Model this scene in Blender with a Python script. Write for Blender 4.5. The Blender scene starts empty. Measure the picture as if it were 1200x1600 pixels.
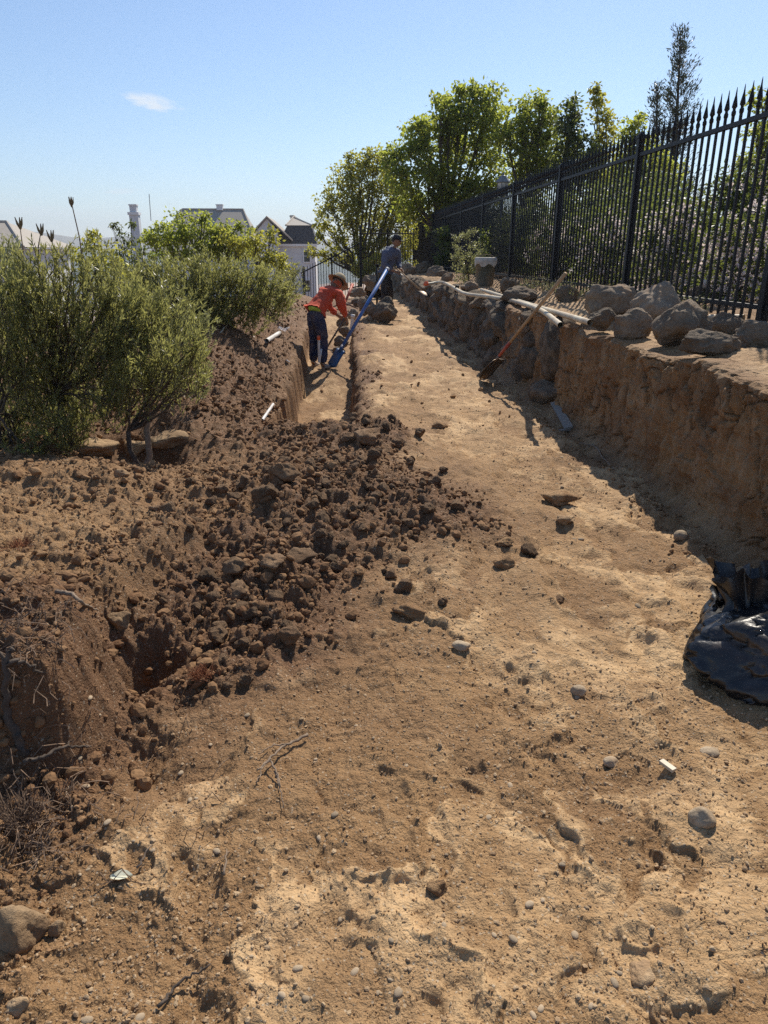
import bpy, bmesh, math, random
import numpy as np
from mathutils import Vector, Matrix, Quaternion

S = bpy.context.scene
COL = S.collection
R = math.radians
PI = math.pi

# ------------------------------------------------------------------ camera, sky, sun, exposure
FPX = 1110.0                       # focal length in pixels of the 1200 x 1600 photograph
EYE = 1.67
TH = math.atan(405 / FPX)
YAW = math.atan((80 / FPX) / math.hypot(1, 405 / FPX))
cd = bpy.data.cameras.new('camera')
cam = bpy.data.objects.new('camera', cd); COL.objects.link(cam)
cam.location = (0, 0, EYE)
cam.rotation_euler = (PI / 2 - TH, 0, -YAW)
cd.sensor_fit = 'VERTICAL'; cd.sensor_height = 24.0
cd.lens = 24.0 * FPX / 1600
cd.clip_start = 0.05; cd.clip_end = 20000
S.camera = cam

SUN_EL, SUN_AZ = R(46), R(25)
sd = Vector((math.sin(SUN_AZ) * math.cos(SUN_EL), math.cos(SUN_AZ) * math.cos(SUN_EL), math.sin(SUN_EL)))
SKY_STRENGTH = 0.112
W = bpy.data.worlds.new('World'); S.world = W; W.use_nodes = True
wn = W.node_tree.nodes; wl = W.node_tree.links
wn.clear()
sky = wn.new('ShaderNodeTexSky'); sky.sky_type = 'NISHITA'; sky.sun_disc = False
sky.sun_elevation = SUN_EL; sky.sun_rotation = SUN_AZ
sky.altitude = 50; sky.air_density = 1.0; sky.dust_density = 0.35; sky.ozone_density = 5.0
bg = wn.new('ShaderNodeBackground'); bg.inputs['Strength'].default_value = SKY_STRENGTH
wo = wn.new('ShaderNodeOutputWorld')
wl.new(sky.outputs[0], bg.inputs['Color']); wl.new(bg.outputs[0], wo.inputs[0])

ld = bpy.data.lights.new('sun', 'SUN'); ld.energy = 5.0; ld.angle = R(0.53); ld.color = (1.0, 0.92, 0.79)
sun = bpy.data.objects.new('sun', ld); COL.objects.link(sun)
sun.rotation_euler = sd.to_track_quat('Z', 'Y').to_euler()
sun.location = (10, 20, 30)

S.view_settings.view_transform = 'Standard'; S.view_settings.look = 'None'
S.view_settings.exposure = 0.27; S.view_settings.gamma = 1.0
S.view_settings.use_curve_mapping = False
S.render.engine = 'CYCLES'
S.cycles.max_bounces = 6; S.cycles.diffuse_bounces = 3; S.cycles.glossy_bounces = 2
S.cycles.transmission_bounces = 4; S.cycles.transparent_max_bounces = 6; S.cycles.volume_bounces = 0
S.cycles.use_denoising = False
S.cycles.sample_clamp_indirect = 4.0

ct, st = math.cos(TH), math.sin(TH); cyw, syw = math.cos(YAW), math.sin(YAW)
FW = np.array((syw * ct, cyw * ct, -st)); RT = np.array((cyw, -syw, 0.0)); UP = np.array((syw * st, cyw * st, ct))
def ray(px, py): return FW + (px - 600) / FPX * RT - (py - 800) / FPX * UP
def atz(px, py, z=0.0):
    d = ray(px, py); t = (z - EYE) / d[2]; return Vector((d[0] * t, d[1] * t, z))
def atY(px, py, Y):
    d = ray(px, py); t = Y / d[1]; return Vector((d[0] * t, Y, EYE + d[2] * t))
def mpp(Y, z=0.0):                 # metres per photo pixel at that distance
    return (Y * ct + (EYE - z) * st) / FPX

# a small wisp of cloud in the sky's own shader, by direction
def sky_wisp(px, py, hw, hh, amount, base, tilt=0.0):
    d0 = Vector(ray(px, py)).normalized(); e1 = Vector((d0.y, -d0.x, 0)).normalized(); e2 = e1.cross(d0)
    e1, e2 = e1 * math.cos(tilt) + e2 * math.sin(tilt), e2 * math.cos(tilt) - e1 * math.sin(tilt)
    tc = wn.new('ShaderNodeTexCoord')
    def dot(v, s):
        x = wn.new('ShaderNodeVectorMath'); x.operation = 'DOT_PRODUCT'; wl.new(tc.outputs['Generated'], x.inputs[0]); x.inputs[1].default_value = v
        k = wn.new('ShaderNodeMath'); k.operation = 'MULTIPLY'; wl.new(x.outputs['Value'], k.inputs[0]); k.inputs[1].default_value = s; return k.outputs[0]
    def mth(op, a, b):
        k = wn.new('ShaderNodeMath'); k.operation = op; k.use_clamp = False
        for i, v in enumerate((a, b)):
            if hasattr(v, 'is_output'): wl.new(v, k.inputs[i])
            else: k.inputs[i].default_value = v
        return k.outputs[0]
    u = dot(e1, FPX / hw); v = dot(e2, FPX / hh); w = dot(d0, 1.0)
    cb = wn.new('ShaderNodeCombineXYZ'); wl.new(u, cb.inputs[0]); wl.new(v, cb.inputs[1])
    nz = wn.new('ShaderNodeTexNoise'); wl.new(cb.outputs[0], nz.inputs['Vector']); nz.inputs['Scale'].default_value = 1.6; nz.inputs['Detail'].default_value = 6; nz.inputs['Roughness'].default_value = .62; nz.inputs['Distortion'].default_value = .6
    r2 = mth('ADD', mth('MULTIPLY', u, u), mth('MULTIPLY', mth('ADD', v, mth('MULTIPLY', mth('SUBTRACT', nz.outputs[0], .5), 1.6)), v))
    f = mth('ADD', mth('MULTIPLY', mth('SUBTRACT', 1.0, r2), .55), mth('SUBTRACT', nz.outputs[0], .5))
    mr = wn.new('ShaderNodeMapRange'); mr.interpolation_type = 'SMOOTHSTEP'; mr.inputs[1].default_value = .12; mr.inputs[2].default_value = .62; wl.new(f, mr.inputs[0])
    fac = mth('MULTIPLY', mth('MULTIPLY', mr.outputs[0], amount), mth('GREATER_THAN', w, .5))
    mx = wn.new('ShaderNodeMix'); mx.data_type = 'RGBA'; wl.new(fac, mx.inputs[0]); wl.new(base, mx.inputs[6]); mx.inputs[7].default_value = (6.6, 7.0, 7.4, 1); return mx.outputs[2]
c_ = sky_wisp(236, 159, 44, 13, .8, sky.outputs[0], -.12)
c_ = sky_wisp(190, 299, 30, 5, .35, c_, .1)
c_ = sky_wisp(60, 330, 90, 10, .25, c_)
wl.new(c_, bg.inputs['Color'])

# ------------------------------------------------------------------ noise
def _h(ix, iy, iz, seed):
    n = (ix.astype(np.int64) * 374761393 + iy.astype(np.int64) * 668265263 + iz * 2147483647 + seed * 974634777) & 0xffffffff
    n = ((n ^ (n >> 13)) * 1274126177) & 0xffffffff
    n = ((n ^ (n >> 16)) * 2246822519) & 0xffffffff
    return ((n ^ (n >> 15)) & 0xffffff).astype(np.float64) / 0xffffff
def n2(x, y, seed=0):              # value noise, -1..1
    x = np.asarray(x, float); y = np.asarray(y, float)
    x, y = np.broadcast_arrays(x, y)
    xi = np.floor(x); yi = np.floor(y); fx = x - xi; fy = y - yi
    fx = fx * fx * fx * (fx * (fx * 6 - 15) + 10); fy = fy * fy * fy * (fy * (fy * 6 - 15) + 10)
    z = np.int64(0)
    a = _h(xi, yi, z, seed); b = _h(xi + 1, yi, z, seed); c = _h(xi, yi + 1, z, seed); d = _h(xi + 1, yi + 1, z, seed)
    return ((a + (b - a) * fx) * (1 - fy) + (c + (d - c) * fx) * fy) * 2 - 1
def n3(x, y, z, seed=0):
    xi = np.floor(x); yi = np.floor(y); zi = np.floor(z); f = [x - xi, y - yi, z - zi]
    f = [t * t * (3 - 2 * t) for t in f]
    out = 0
    for i in (0, 1):
        for j in (0, 1):
            for k in (0, 1):
                w = (f[0] if i else 1 - f[0]) * (f[1] if j else 1 - f[1]) * (f[2] if k else 1 - f[2])
                out = out + w * _h(xi + i, yi + j, (zi + k).astype(np.int64), seed)
    return out * 2 - 1
def fbm(x, y, seed=0, o=4, g=0.5):
    s = 0; a = 1
    for i in range(o):
        s = s + a * n2(x, y, seed + i * 17); x = x * 2.03 + 3.1; y = y * 2.03 + 1.7; a *= g
    return s
def worley(x, y, seed=0):          # F1, F2, cell hash
    xi = np.floor(x); yi = np.floor(y); z = np.int64(0)
    f1 = np.full(x.shape, 9.0); f2 = f1.copy(); hs = np.zeros(x.shape)
    for i in (-1, 0, 1):
        for j in (-1, 0, 1):
            cx = xi + i; cy = yi + j
            px = cx + _h(cx, cy, z, seed); py = cy + _h(cx, cy, z, seed + 1)
            d = np.hypot(px - x, py - y); hh = _h(cx, cy, z, seed + 2)
            m = d < f1
            f2 = np.where(m, f1, np.minimum(f2, d)); hs = np.where(m, hh, hs); f1 = np.where(m, d, f1)
    return f1, f2, hs
def bumps(X, Y, c, seed, r=0.5, dens=1.0):   # rounded lumps of size about c
    x = X / c + 0.35 * n2(X / c * 1.7, Y / c * 1.7, seed + 9); y = Y / c + 0.35 * n2(X / c * 1.7 + 40, Y / c * 1.7, seed + 8)
    f1, f2, hs = worley(x, y, seed)
    rr = r * (0.45 + 0.75 * hs) * (hs < dens)
    return np.sqrt(np.maximum(rr * rr - f1 * f1, 0)) * c
def sst(a, b, x):
    t = np.clip((x - a) / (b - a), 0, 1); return t * t * (3 - 2 * t)
def gauss(X, Y, cx, cy, rx, ry, rot=0):
    c, s = math.cos(rot), math.sin(rot); dx = X - cx; dy = Y - cy
    return np.exp(-(((dx * c + dy * s) / rx) ** 2 + ((-dx * s + dy * c) / ry) ** 2))

# ------------------------------------------------------------------ mesh helpers
def np_mesh(name, V, F, attrs=None, smooth=True):
    V = np.ascontiguousarray(V, np.float32); F = np.ascontiguousarray(F, np.int32)
    me = bpy.data.meshes.new(name); k = F.shape[1]
    me.vertices.add(len(V)); me.vertices.foreach_set('co', V.ravel())
    me.loops.add(F.size); me.loops.foreach_set('vertex_index', F.ravel())
    me.polygons.add(len(F))
    me.polygons.foreach_set('loop_start', np.arange(0, F.size, k, dtype=np.int32))
    me.polygons.foreach_set('loop_total', np.full(len(F), k, np.int32))
    me.polygons.foreach_set('use_smooth', np.full(len(F), smooth, bool))
    for an, av in (attrs or {}).items():
        a = me.attributes.new(an, 'FLOAT', 'POINT'); a.data.foreach_set('value', np.ascontiguousarray(av, np.float32))
    me.update(calc_edges=True); return me
def wloc(o):
    v = Vector((0, 0, 0))
    while o is not None: v += o.location; o = o.parent
    return v
def link(name, me, mat=None, parent=None, world=True):
    """link a mesh as ONE object; when world is True its vertices are in world space"""
    o = bpy.data.objects.new(name, me)
    if mat and not me.materials: me.materials.append(mat)
    COL.objects.link(o)
    if parent is not None:
        o.parent = parent
        if world: me.transform(Matrix.Translation(-wloc(parent)))
    return o
def tag(o, label, cat, group=None, kind=None):
    o['label'] = label; o['category'] = cat
    if group: o['group'] = group
    if kind: o['kind'] = kind
    return o
def thing(name, label, cat, loc, group=None, rz=0):
    o = bpy.data.objects.new(name, None); COL.objects.link(o); o.location = loc; o.empty_display_size = 0.1
    o.rotation_euler = (0, 0, rz)
    return tag(o, label, cat, group)
def struct(o): o['kind'] = 'structure'; return o
def stuff(o, label=None, cat=None):
    o['kind'] = 'stuff'
    if label: o['label'] = label; o['category'] = cat
    return o

class MB:
    def __init__(s): s.v = []; s.f = []
    def add(s, v, f):
        n = len(s.v); s.v += [tuple(p) for p in v]; s.f += [tuple(i + n for i in q) for q in f]; return s
    def box(s, c, size, rot=None, taper=1.0):
        hx, hy, hz = [t / 2 for t in size]; c = Vector(c)
        P = [Vector((x * hx * (taper if z > 0 else 1), y * hy * (taper if z > 0 else 1), z * hz)) for z in (-1, 1) for x, y in ((-1, -1), (1, -1), (1, 1), (-1, 1))]
        if rot is not None: P = [rot @ p for p in P]
        return s.add([c + p for p in P], [(3, 2, 1, 0), (4, 5, 6, 7), (0, 1, 5, 4), (1, 2, 6, 5), (2, 3, 7, 6), (3, 0, 4, 7)])
    def tube(s, pts, rad, n=8, cap=True):
        pts = [Vector(p) for p in pts]
        if not hasattr(rad, '__len__'): rad = [rad] * len(pts)
        v = []; f = []
        up = None
        for i, p in enumerate(pts):
            t = (pts[min(i + 1, len(pts) - 1)] - pts[max(i - 1, 0)]).normalized()
            if up is None: up = t.orthogonal().normalized()
            up = (up - t * up.dot(t)); up = up.normalized() if up.length > 1e-6 else t.orthogonal().normalized()
            sd_ = t.cross(up)
            for k in range(n):
                a = 2 * PI * k / n; v.append(p + (up * math.cos(a) + sd_ * math.sin(a)) * rad[i])
        for i in range(len(pts) - 1):
            for k in range(n):
                f.append((i * n + k, i * n + (k + 1) % n, (i + 1) * n + (k + 1) % n, (i + 1) * n + k))
        if cap:
            f.append(tuple(range(n - 1, -1, -1))); f.append(tuple((len(pts) - 1) * n + k for k in range(n)))
        return s.add(v, f)
    def lathe(s, c, prof, n=16, sq=False):
        c = Vector(c); v = []; f = []
        for r, z in prof:
            for k in range(n):
                a = 2 * PI * k / n; v.append(c + Vector((r * math.cos(a), r * math.sin(a), z)))
        for i in range(len(prof) - 1):
            for k in range(n): f.append((i * n + k, i * n + (k + 1) % n, (i + 1) * n + (k + 1) % n, (i + 1) * n + k))
        f.append(tuple(range(n - 1, -1, -1))); f.append(tuple((len(prof) - 1) * n + k for k in range(n)))
        return s.add(v, f)
    def mesh(s, name, smooth=False):
        me = bpy.data.meshes.new(name); me.from_pydata(s.v, [], s.f)
        if smooth: me.polygons.foreach_set('use_smooth', [True] * len(me.polygons))
        me.update(); return me
    def build(s, name, mat, parent=None, smooth=False, world=True):
        return link(name, s.mesh(name, smooth), mat, parent, world)
def wob(a, b, n, amp, rng):        # a slightly crooked line from a to b
    a = Vector(a); b = Vector(b); out = []
    for i in range(n + 1):
        t = i / n; p = a.lerp(b, t)
        if 0 < i < n: p += Vector((rng.uniform(-1, 1), rng.uniform(-1, 1), rng.uniform(-1, 1))) * amp
        out.append(p)
    return out
def bez(pts, n=24):                # Catmull-Rom through points
    P = [Vector(p) for p in pts]; P = [P[0] * 2 - P[1]] + P + [P[-1] * 2 - P[-2]]; out = []
    m = len(P) - 3
    for i in range(n + 1):
        u = i / n * m; k = min(int(u), m - 1); t = u - k; a, b, c, d = P[k:k + 4]
        out.append(0.5 * (2 * b + (c - a) * t + (2 * a - 5 * b + 4 * c - d) * t * t + (3 * b - a - 3 * c + d) * t ** 3))
    return out
_ico = {}
def ico(sub):
    if sub not in _ico:
        bm = bmesh.new(); bmesh.ops.create_icosphere(bm, subdivisions=sub, radius=1)
        bm.verts.ensure_lookup_table()
        _ico[sub] = (np.array([v.co[:] for v in bm.verts]), np.array([[v.index for v in f.verts] for f in bm.faces], np.int32)); bm.free()
    return _ico[sub]
def rock_np(seed, sub=3, cuts=9, rough=0.12, scale=(1, 1, 1), depth=(0.62, 0.95), soft=0.0):
    rng = np.random.default_rng(seed); V, F = ico(sub); V = V.copy()
    r = np.ones(len(V))
    nn = rng.normal(size=(cuts, 3)); nn /= np.linalg.norm(nn, axis=1)[:, None]
    for n_, d in zip(nn, rng.uniform(depth[0], depth[1], cuts)):
        k = V @ n_; q = np.where(k > 0.05, d / np.maximum(k, 0.05), 9)
        r = np.minimum(r, q) if soft == 0 else -soft * np.log(np.exp(-r / soft) + np.exp(-np.minimum(q, 4) / soft))
    o = rng.uniform(0, 50, 3)
    P = V * 1.0
    nz = 0; a = 1.0; f = 1.6
    for i in range({2: 3, 3: 3, 4: 5}.get(sub, 6)):
        nz = nz + a * n3(P[:, 0] * f + o[0], P[:, 1] * f + o[1], P[:, 2] * f + o[2], seed + i); f *= 2.1; a *= 0.55
    r = r * (1 + rough * nz)
    return V * r[:, None] * np.array(scale), F
def rotm(rng, n):                  # n random rotation matrices
    q = rng.normal(size=(n, 4)); q /= np.linalg.norm(q, axis=1)[:, None]; w, x, y, z = q.T
    return np.stack([1 - 2 * (y * y + z * z), 2 * (x * y - z * w), 2 * (x * z + y * w), 2 * (x * y + z * w), 1 - 2 * (x * x + z * z), 2 * (y * z - x * w),
                     2 * (x * z - y * w), 2 * (y * z + x * w), 1 - 2 * (x * x + y * y)], 1).reshape(n, 3, 3)

# ------------------------------------------------------------------ materials
def newmat(name, rough=0.8):
    m = bpy.data.materials.new(name); m.use_nodes = True; nt = m.node_tree
    b = nt.nodes['Principled BSDF']; b.inputs['Roughness'].default_value = rough
    b.inputs['Specular IOR Level'].default_value = 0.25
    return m, nt, b
class NT:
    def __init__(s, nt): s.nt = nt; s.n = nt.nodes; s.l = nt.links
    def node(s, t, **kw):
        x = s.n.new(t)
        for k, v in kw.items(): setattr(x, k, v)
        return x
    def put(s, v, sock):
        if hasattr(v, 'is_output'): s.l.new(v, sock)
        else: sock.default_value = v
    def coord(s, scale=(1, 1, 1)):
        tc = s.node('ShaderNodeTexCoord'); mp = s.node('ShaderNodeMapping'); mp.inputs['Scale'].default_value = scale
        s.l.new(tc.outputs['Object'], mp.inputs['Vector']); return mp.outputs[0]
    def noise(s, vec, scale, detail=4, rough=0.55, dist=0):
        x = s.node('ShaderNodeTexNoise'); s.l.new(vec, x.inputs['Vector']); x.inputs['Scale'].default_value = scale
        x.inputs['Detail'].default_value = detail; x.inputs['Roughness'].default_value = rough; x.inputs['Distortion'].default_value = dist
        return x.outputs[0]
    def voro(s, vec, scale, feat='F1', out='Distance'):
        x = s.node('ShaderNodeTexVoronoi', feature=feat); s.l.new(vec, x.inputs['Vector']); x.inputs['Scale'].default_value = scale
        return x.outputs[out]
    def ramp(s, fac, stops):
        x = s.node('ShaderNodeValToRGB'); s.l.new(fac, x.inputs[0]); e = x.color_ramp.elements
        while len(e) < len(stops): e.new(0.5)
        for el, (p, c) in zip(e, stops): el.position = p; el.color = (c, c, c, 1) if not hasattr(c, '__len__') else (*c, 1)
        return x.outputs[0]
    def mix(s, fac, a, b, mode='MIX'):
        x = s.node('ShaderNodeMix', data_type='RGBA', blend_type=mode); s.put(fac, x.inputs[0])
        s.put(a if hasattr(a, 'is_output') else (*a, 1), x.inputs[6]); s.put(b if hasattr(b, 'is_output') else (*b, 1), x.inputs[7]); return x.outputs[2]
    def math(s, op, a, b=0.0, clamp=False):
        x = s.node('ShaderNodeMath', operation=op, use_clamp=clamp); s.put(a, x.inputs[0]); s.put(b, x.inputs[1]); return x.outputs[0]
    def attr(s, name): return s.node('ShaderNodeAttribute', attribute_name=name).outputs['Fac']
    def bump(s, h, strength, dist, nrm=None):
        x = s.node('ShaderNodeBump'); x.inputs['Strength'].default_value = strength; x.inputs['Distance'].default_value = dist
        s.l.new(h, x.inputs['Height'])
        if nrm is not None: s.l.new(nrm, x.inputs['Normal'])
        return x.outputs[0]
    def objrand(s): return s.node('ShaderNodeObjectInfo').outputs['Random']

def dirt_mat(name, streak=False):
    m, nt, b = newmat(name, 0.72); g = NT(nt); c = g.coord(); b.inputs['Specular IOR Level'].default_value = .16
    big = g.noise(c, 1.3, 5, 0.6); mid = g.noise(c, 7, 6, 0.65); fine = g.noise(c, 60, 5, 0.7); grit = g.noise(c, 260, 3, 0.7)
    dry = g.ramp(mid, [(0.25, (0.205, 0.105, 0.043)), (0.5, (0.385, 0.216, 0.092)), (0.75, (0.53, 0.325, 0.152))])
    dry = g.mix(g.ramp(big, [(0.42, 0.0), (0.62, 0.7)]), dry, (0.26, 0.136, 0.057))
    dry = g.mix(g.math('MULTIPLY', g.attr('crust'), g.ramp(fine, [(0.3, 0.45), (0.6, 1.0)])), dry, (0.64, 0.43, 0.225))
    wet = g.ramp(mid, [(0.25, (0.082, 0.033, 0.016)), (0.55, (0.160, 0.070, 0.032)), (0.8, (0.260, 0.132, 0.062))])
    fr = g.math('ADD', g.attr('fresh'), g.math('MULTIPLY', g.math('SUBTRACT', mid, 0.5), 0.9), True)
    fr = g.math('ADD', fr, g.math('MULTIPLY', g.math('SUBTRACT', fine, 0.5), 0.6), True)
    col = g.mix(fr, dry, wet)
    col = g.mix(g.ramp(grit, [(0.35, 0.0), (0.7, 0.5)]), col, g.mix(0.5, col, (0.62, 0.48, 0.30)))
    col = g.mix(g.ramp(grit, [(0.25, 0.55), (0.45, 0.0)]), col, g.mix(0.6, col, (0.06, 0.035, 0.02)))
    # pale grit
    vc = g.voro(c, 95, out='Color'); sep = g.node('ShaderNodeSeparateColor'); g.l.new(vc, sep.inputs[0])
    vd = g.voro(c, 95)
    sp = g.math('MULTIPLY', g.math('GREATER_THAN', sep.outputs[0], 0.86), g.math('LESS_THAN', vd, 0.33))
    col = g.mix(g.math('MULTIPLY', sp, 0.6), col, (0.52, 0.44, 0.33))
    if streak:
        cs = g.coord((1.0, 9.0, 1.2)); s1 = g.noise(cs, 1.6, 5, 0.6, 0.6)
        col = g.mix(g.ramp(s1, [(0.46, 0.0), (0.66, 0.7)]), col, (0.46, 0.315, 0.185))
        col = g.mix(g.ramp(g.noise(g.coord((1, 1, 2.5)), 2.2, 4), [(0.42, 0.0), (0.66, 0.6)]), col, (0.21, 0.105, 0.05))
        ck = g.voro(g.coord((5, 5, 3.2)), 1.0 * 1.5, 'DISTANCE_TO_EDGE')
    g.l.new(col, b.inputs['Base Color'])
    pv = g.voro(c, 120); hgt = g.math('ADD', g.math('MULTIPLY', fine, 1.0), g.math('MULTIPLY', grit, 0.35))
    hgt = g.math('SUBTRACT', hgt, g.math('MULTIPLY', pv, 0.3))
    hgt = g.math('MULTIPLY', hgt, g.math('SUBTRACT', 1.0, g.math('MULTIPLY', g.attr('crust'), 0.75)))
    hgt = g.math('ADD', hgt, g.math('MULTIPLY', g.noise(c, 22, 5, 0.6, 0.5), 1.6))
    g.l.new(g.bump(hgt, 1.0, 0.018), b.inputs['Normal'])
    return m
def rock_mat(name, a, bcol, c_, lich=0.25, scale=3.0, bump=0.6, dirt=0.4):
    m, nt, b = newmat(name, 0.92); g = NT(nt)
    tc = g.coord(); oi = g.objrand()
    ad = g.node('ShaderNodeVectorMath', operation='ADD'); g.l.new(tc, ad.inputs[0])
    cmb = g.node('ShaderNodeCombineXYZ'); g.l.new(g.math('MULTIPLY', oi, 37.0), cmb.inputs[0]); g.l.new(cmb.outputs[0], ad.inputs[1]); c = ad.outputs[0]
    big = g.noise(c, scale, 6, 0.6, 0.4); fine = g.noise(c, scale * 14, 5, 0.7); sp = g.noise(c, scale * 45, 3, 0.6)
    col = g.ramp(big, [(0.3, a), (0.52, bcol), (0.72, c_)])
    col = g.mix(g.ramp(fine, [(0.35, 0.55), (0.55, 0.0)]), col, g.mix(0.55, col, (0.03, 0.025, 0.02)))
    col = g.mix(g.ramp(sp, [(0.58, 0.0), (0.75, lich)]), col, (0.55, 0.52, 0.46))
    col = g.mix(g.ramp(g.noise(c, scale * 1.7, 4), [(0.5, 0.0), (0.66, dirt)]), col, (0.30, 0.19, 0.11))
    hv = g.node('ShaderNodeHueSaturation'); g.l.new(col, hv.inputs['Color']); g.l.new(g.math('ADD', g.math('MULTIPLY', oi, 0.5), 0.75), hv.inputs['Value'])
    g.l.new(hv.outputs[0], b.inputs['Base Color'])
    h = g.math('ADD', g.math('MULTIPLY', big, 1.0), g.math('MULTIPLY', fine, 0.5)); h = g.math('ADD', h, g.math('MULTIPLY', sp, 0.15))
    g.l.new(g.bump(h, bump, 0.04), b.inputs['Normal'])
    return m
def bit_mat(name, lo, hi):         # crumbs and pebbles: colour by the 'tone' attribute
    m, nt, b = newmat(name, 0.95); g = NT(nt); c = g.coord()
    col = g.mix(g.attr('tone'), lo, hi); f = g.noise(c, 70, 4, 0.7)
    col = g.mix(g.ramp(f, [(0.3, 0.5), (0.6, 0.0)]), col, g.mix(0.5, col, (0.04, 0.025, 0.015)))
    g.l.new(col, b.inputs['Base Color']); g.l.new(g.bump(f, 0.7, 0.01), b.inputs['Normal']); return m
def leaf_mat(name, a, b_, trans, tw=0.45, rough=0.45, spec=0.5):
    m, nt, b = newmat(name, rough); g = NT(nt); b.inputs['Specular IOR Level'].default_value = spec
    col = g.mix(g.attr('tone'), a, b_); g.l.new(col, b.inputs['Base Color'])
    t = g.node('ShaderNodeBsdfTranslucent'); g.l.new(g.mix(g.attr('tone'), tuple(x * 0.7 for x in trans), trans), t.inputs[0])
    mx = g.node('ShaderNodeMixShader'); mx.inputs[0].default_value = tw
    g.l.new(b.outputs[0], mx.inputs[1]); g.l.new(t.outputs[0], mx.inputs[2])
    out = [n for n in g.n if n.type == 'OUTPUT_MATERIAL'][0]; g.l.new(mx.outputs[0], out.inputs[0]); return m
def plain(name, col, rough=0.6, var=0.25, scale=20, metal=0.0, bump=0.15, spec=0.3, dust=0.0):
    m, nt, b = newmat(name, rough); g = NT(nt); c = g.coord(); f = g.noise(c, scale, 5, 0.6)
    cc = g.mix(g.ramp(f, [(0.3, 0.0), (0.7, 1.0)]), tuple(x * (1 - var) for x in col), tuple(min(1, x * (1 + var)) for x in col))
    if dust: cc = g.mix(g.ramp(g.noise(c, scale * 0.3, 5, 0.65), [(0.42, 0.0), (0.62, dust)]), cc, (0.30, 0.20, 0.12))
    g.l.new(cc, b.inputs['Base Color']); b.inputs['Metallic'].default_value = metal; b.inputs['Specular IOR Level'].default_value = spec
    g.l.new(g.bump(f, bump, 0.01), b.inputs['Normal']); return m
def wood_mat(name, lo, hi, scale=8, axis=(1, 1, 0.08)):
    m, nt, b = newmat(name, 0.75); g = NT(nt); c = g.coord(axis); f = g.noise(c, scale * 6, 5, 0.65, 0.3)
    g.l.new(g.ramp(f, [(0.3, lo), (0.7, hi)]), b.inputs['Base Color']); g.l.new(g.bump(f, 0.4, 0.004), b.inputs['Normal']); return m

M = {}
M['dirt'] = dirt_mat('dry_dirt'); M['bank'] = dirt_mat('cut_clay', True)
M['boulder'] = rock_mat('boulder_stone', (0.105, 0.08, 0.058), (0.20, 0.155, 0.11), (0.32, 0.245, 0.17), 0.25, bump=1.0)
M['tanrock'] = rock_mat('tan_stone', (0.27, 0.165, 0.088), (0.42, 0.28, 0.155), (0.54, 0.385, 0.23), 0.15, 7, dirt=0.5)
M['bouldertan'] = rock_mat('brown_boulder_stone', (0.135, 0.10, 0.072), (0.235, 0.18, 0.128), (0.33, 0.262, 0.19), 0.2, dirt=0.6)
M['pathclod'] = rock_mat('dry_path_clod', (0.23, 0.125, 0.058), (0.36, 0.215, 0.105), (0.48, 0.31, 0.165), 0.1, 12, 0.9, 0.2)
M['clod'] = rock_mat('dirt_clod', (0.185, 0.105, 0.056), (0.30, 0.185, 0.102), (0.41, 0.27, 0.158), 0.1, 9, 0.9, 0.3)
M['pebble'] = rock_mat('pebble_stone', (0.30, 0.22, 0.14), (0.43, 0.33, 0.22), (0.54, 0.44, 0.31), 0.25, 12, 0.3, 0.5)
M['crumb'] = bit_mat('clod_crumb', (0.155, 0.078, 0.037), (0.41, 0.25, 0.125))
M['grit'] = bit_mat('path_grit', (0.24, 0.135, 0.066), (0.52, 0.375, 0.225))
M['iron'] = plain('black_iron', (0.012, 0.012, 0.014), 0.55, 0.3, 12, 0.0, 0.05, 0.3)
M['pvc'] = plain('white_pvc', (0.74, 0.72, 0.68), 0.4, 0.1, 9, 0, 0.02, 0.5, 0.35)
M['tanpipe'] = plain('dusty_pipe', (0.56, 0.49, 0.36), 0.55, 0.12, 7, 0, 0.05, 0.4, 0.6)
M['ash'] = wood_mat('ash_handle', (0.30, 0.19, 0.10), (0.48, 0.33, 0.19))
M['greywood'] = wood_mat('grey_wood', (0.17, 0.15, 0.13), (0.31, 0.28, 0.24))
M['bark'] = plain('bark', (0.085, 0.065, 0.05), 0.9, 0.4, 30, 0, 0.6)
M['twig'] = plain('twig_bark', (0.23, 0.17, 0.12), 0.9, 0.35, 40, 0, 0.4)
M['root'] = plain('dry_root', (0.20, 0.135, 0.09), 0.95, 0.5, 25, 0, 0.6)
M['steel'] = plain('worn_steel', (0.13, 0.11, 0.10), 0.5, 0.4, 14, 0.6, 0.15, 0.5, 0.6)
M['redpaint'] = plain('red_collar', (0.42, 0.07, 0.035), 0.55, 0.2, 20, dust=0.3)
M['blue'] = plain('blue_fibreglass', (0.045, 0.15, 0.42), 0.45, 0.2, 10, 0, 0.05, 0.5, 0.45)
M['blueblade'] = plain('blue_blade', (0.025, 0.085, 0.20), 0.5, 0.3, 14, 0.2, 0.1, 0.5, 0.6)
M['orange'] = plain('orange_plastic', (0.75, 0.14, 0.05), 0.5, 0.15, 12)
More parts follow.
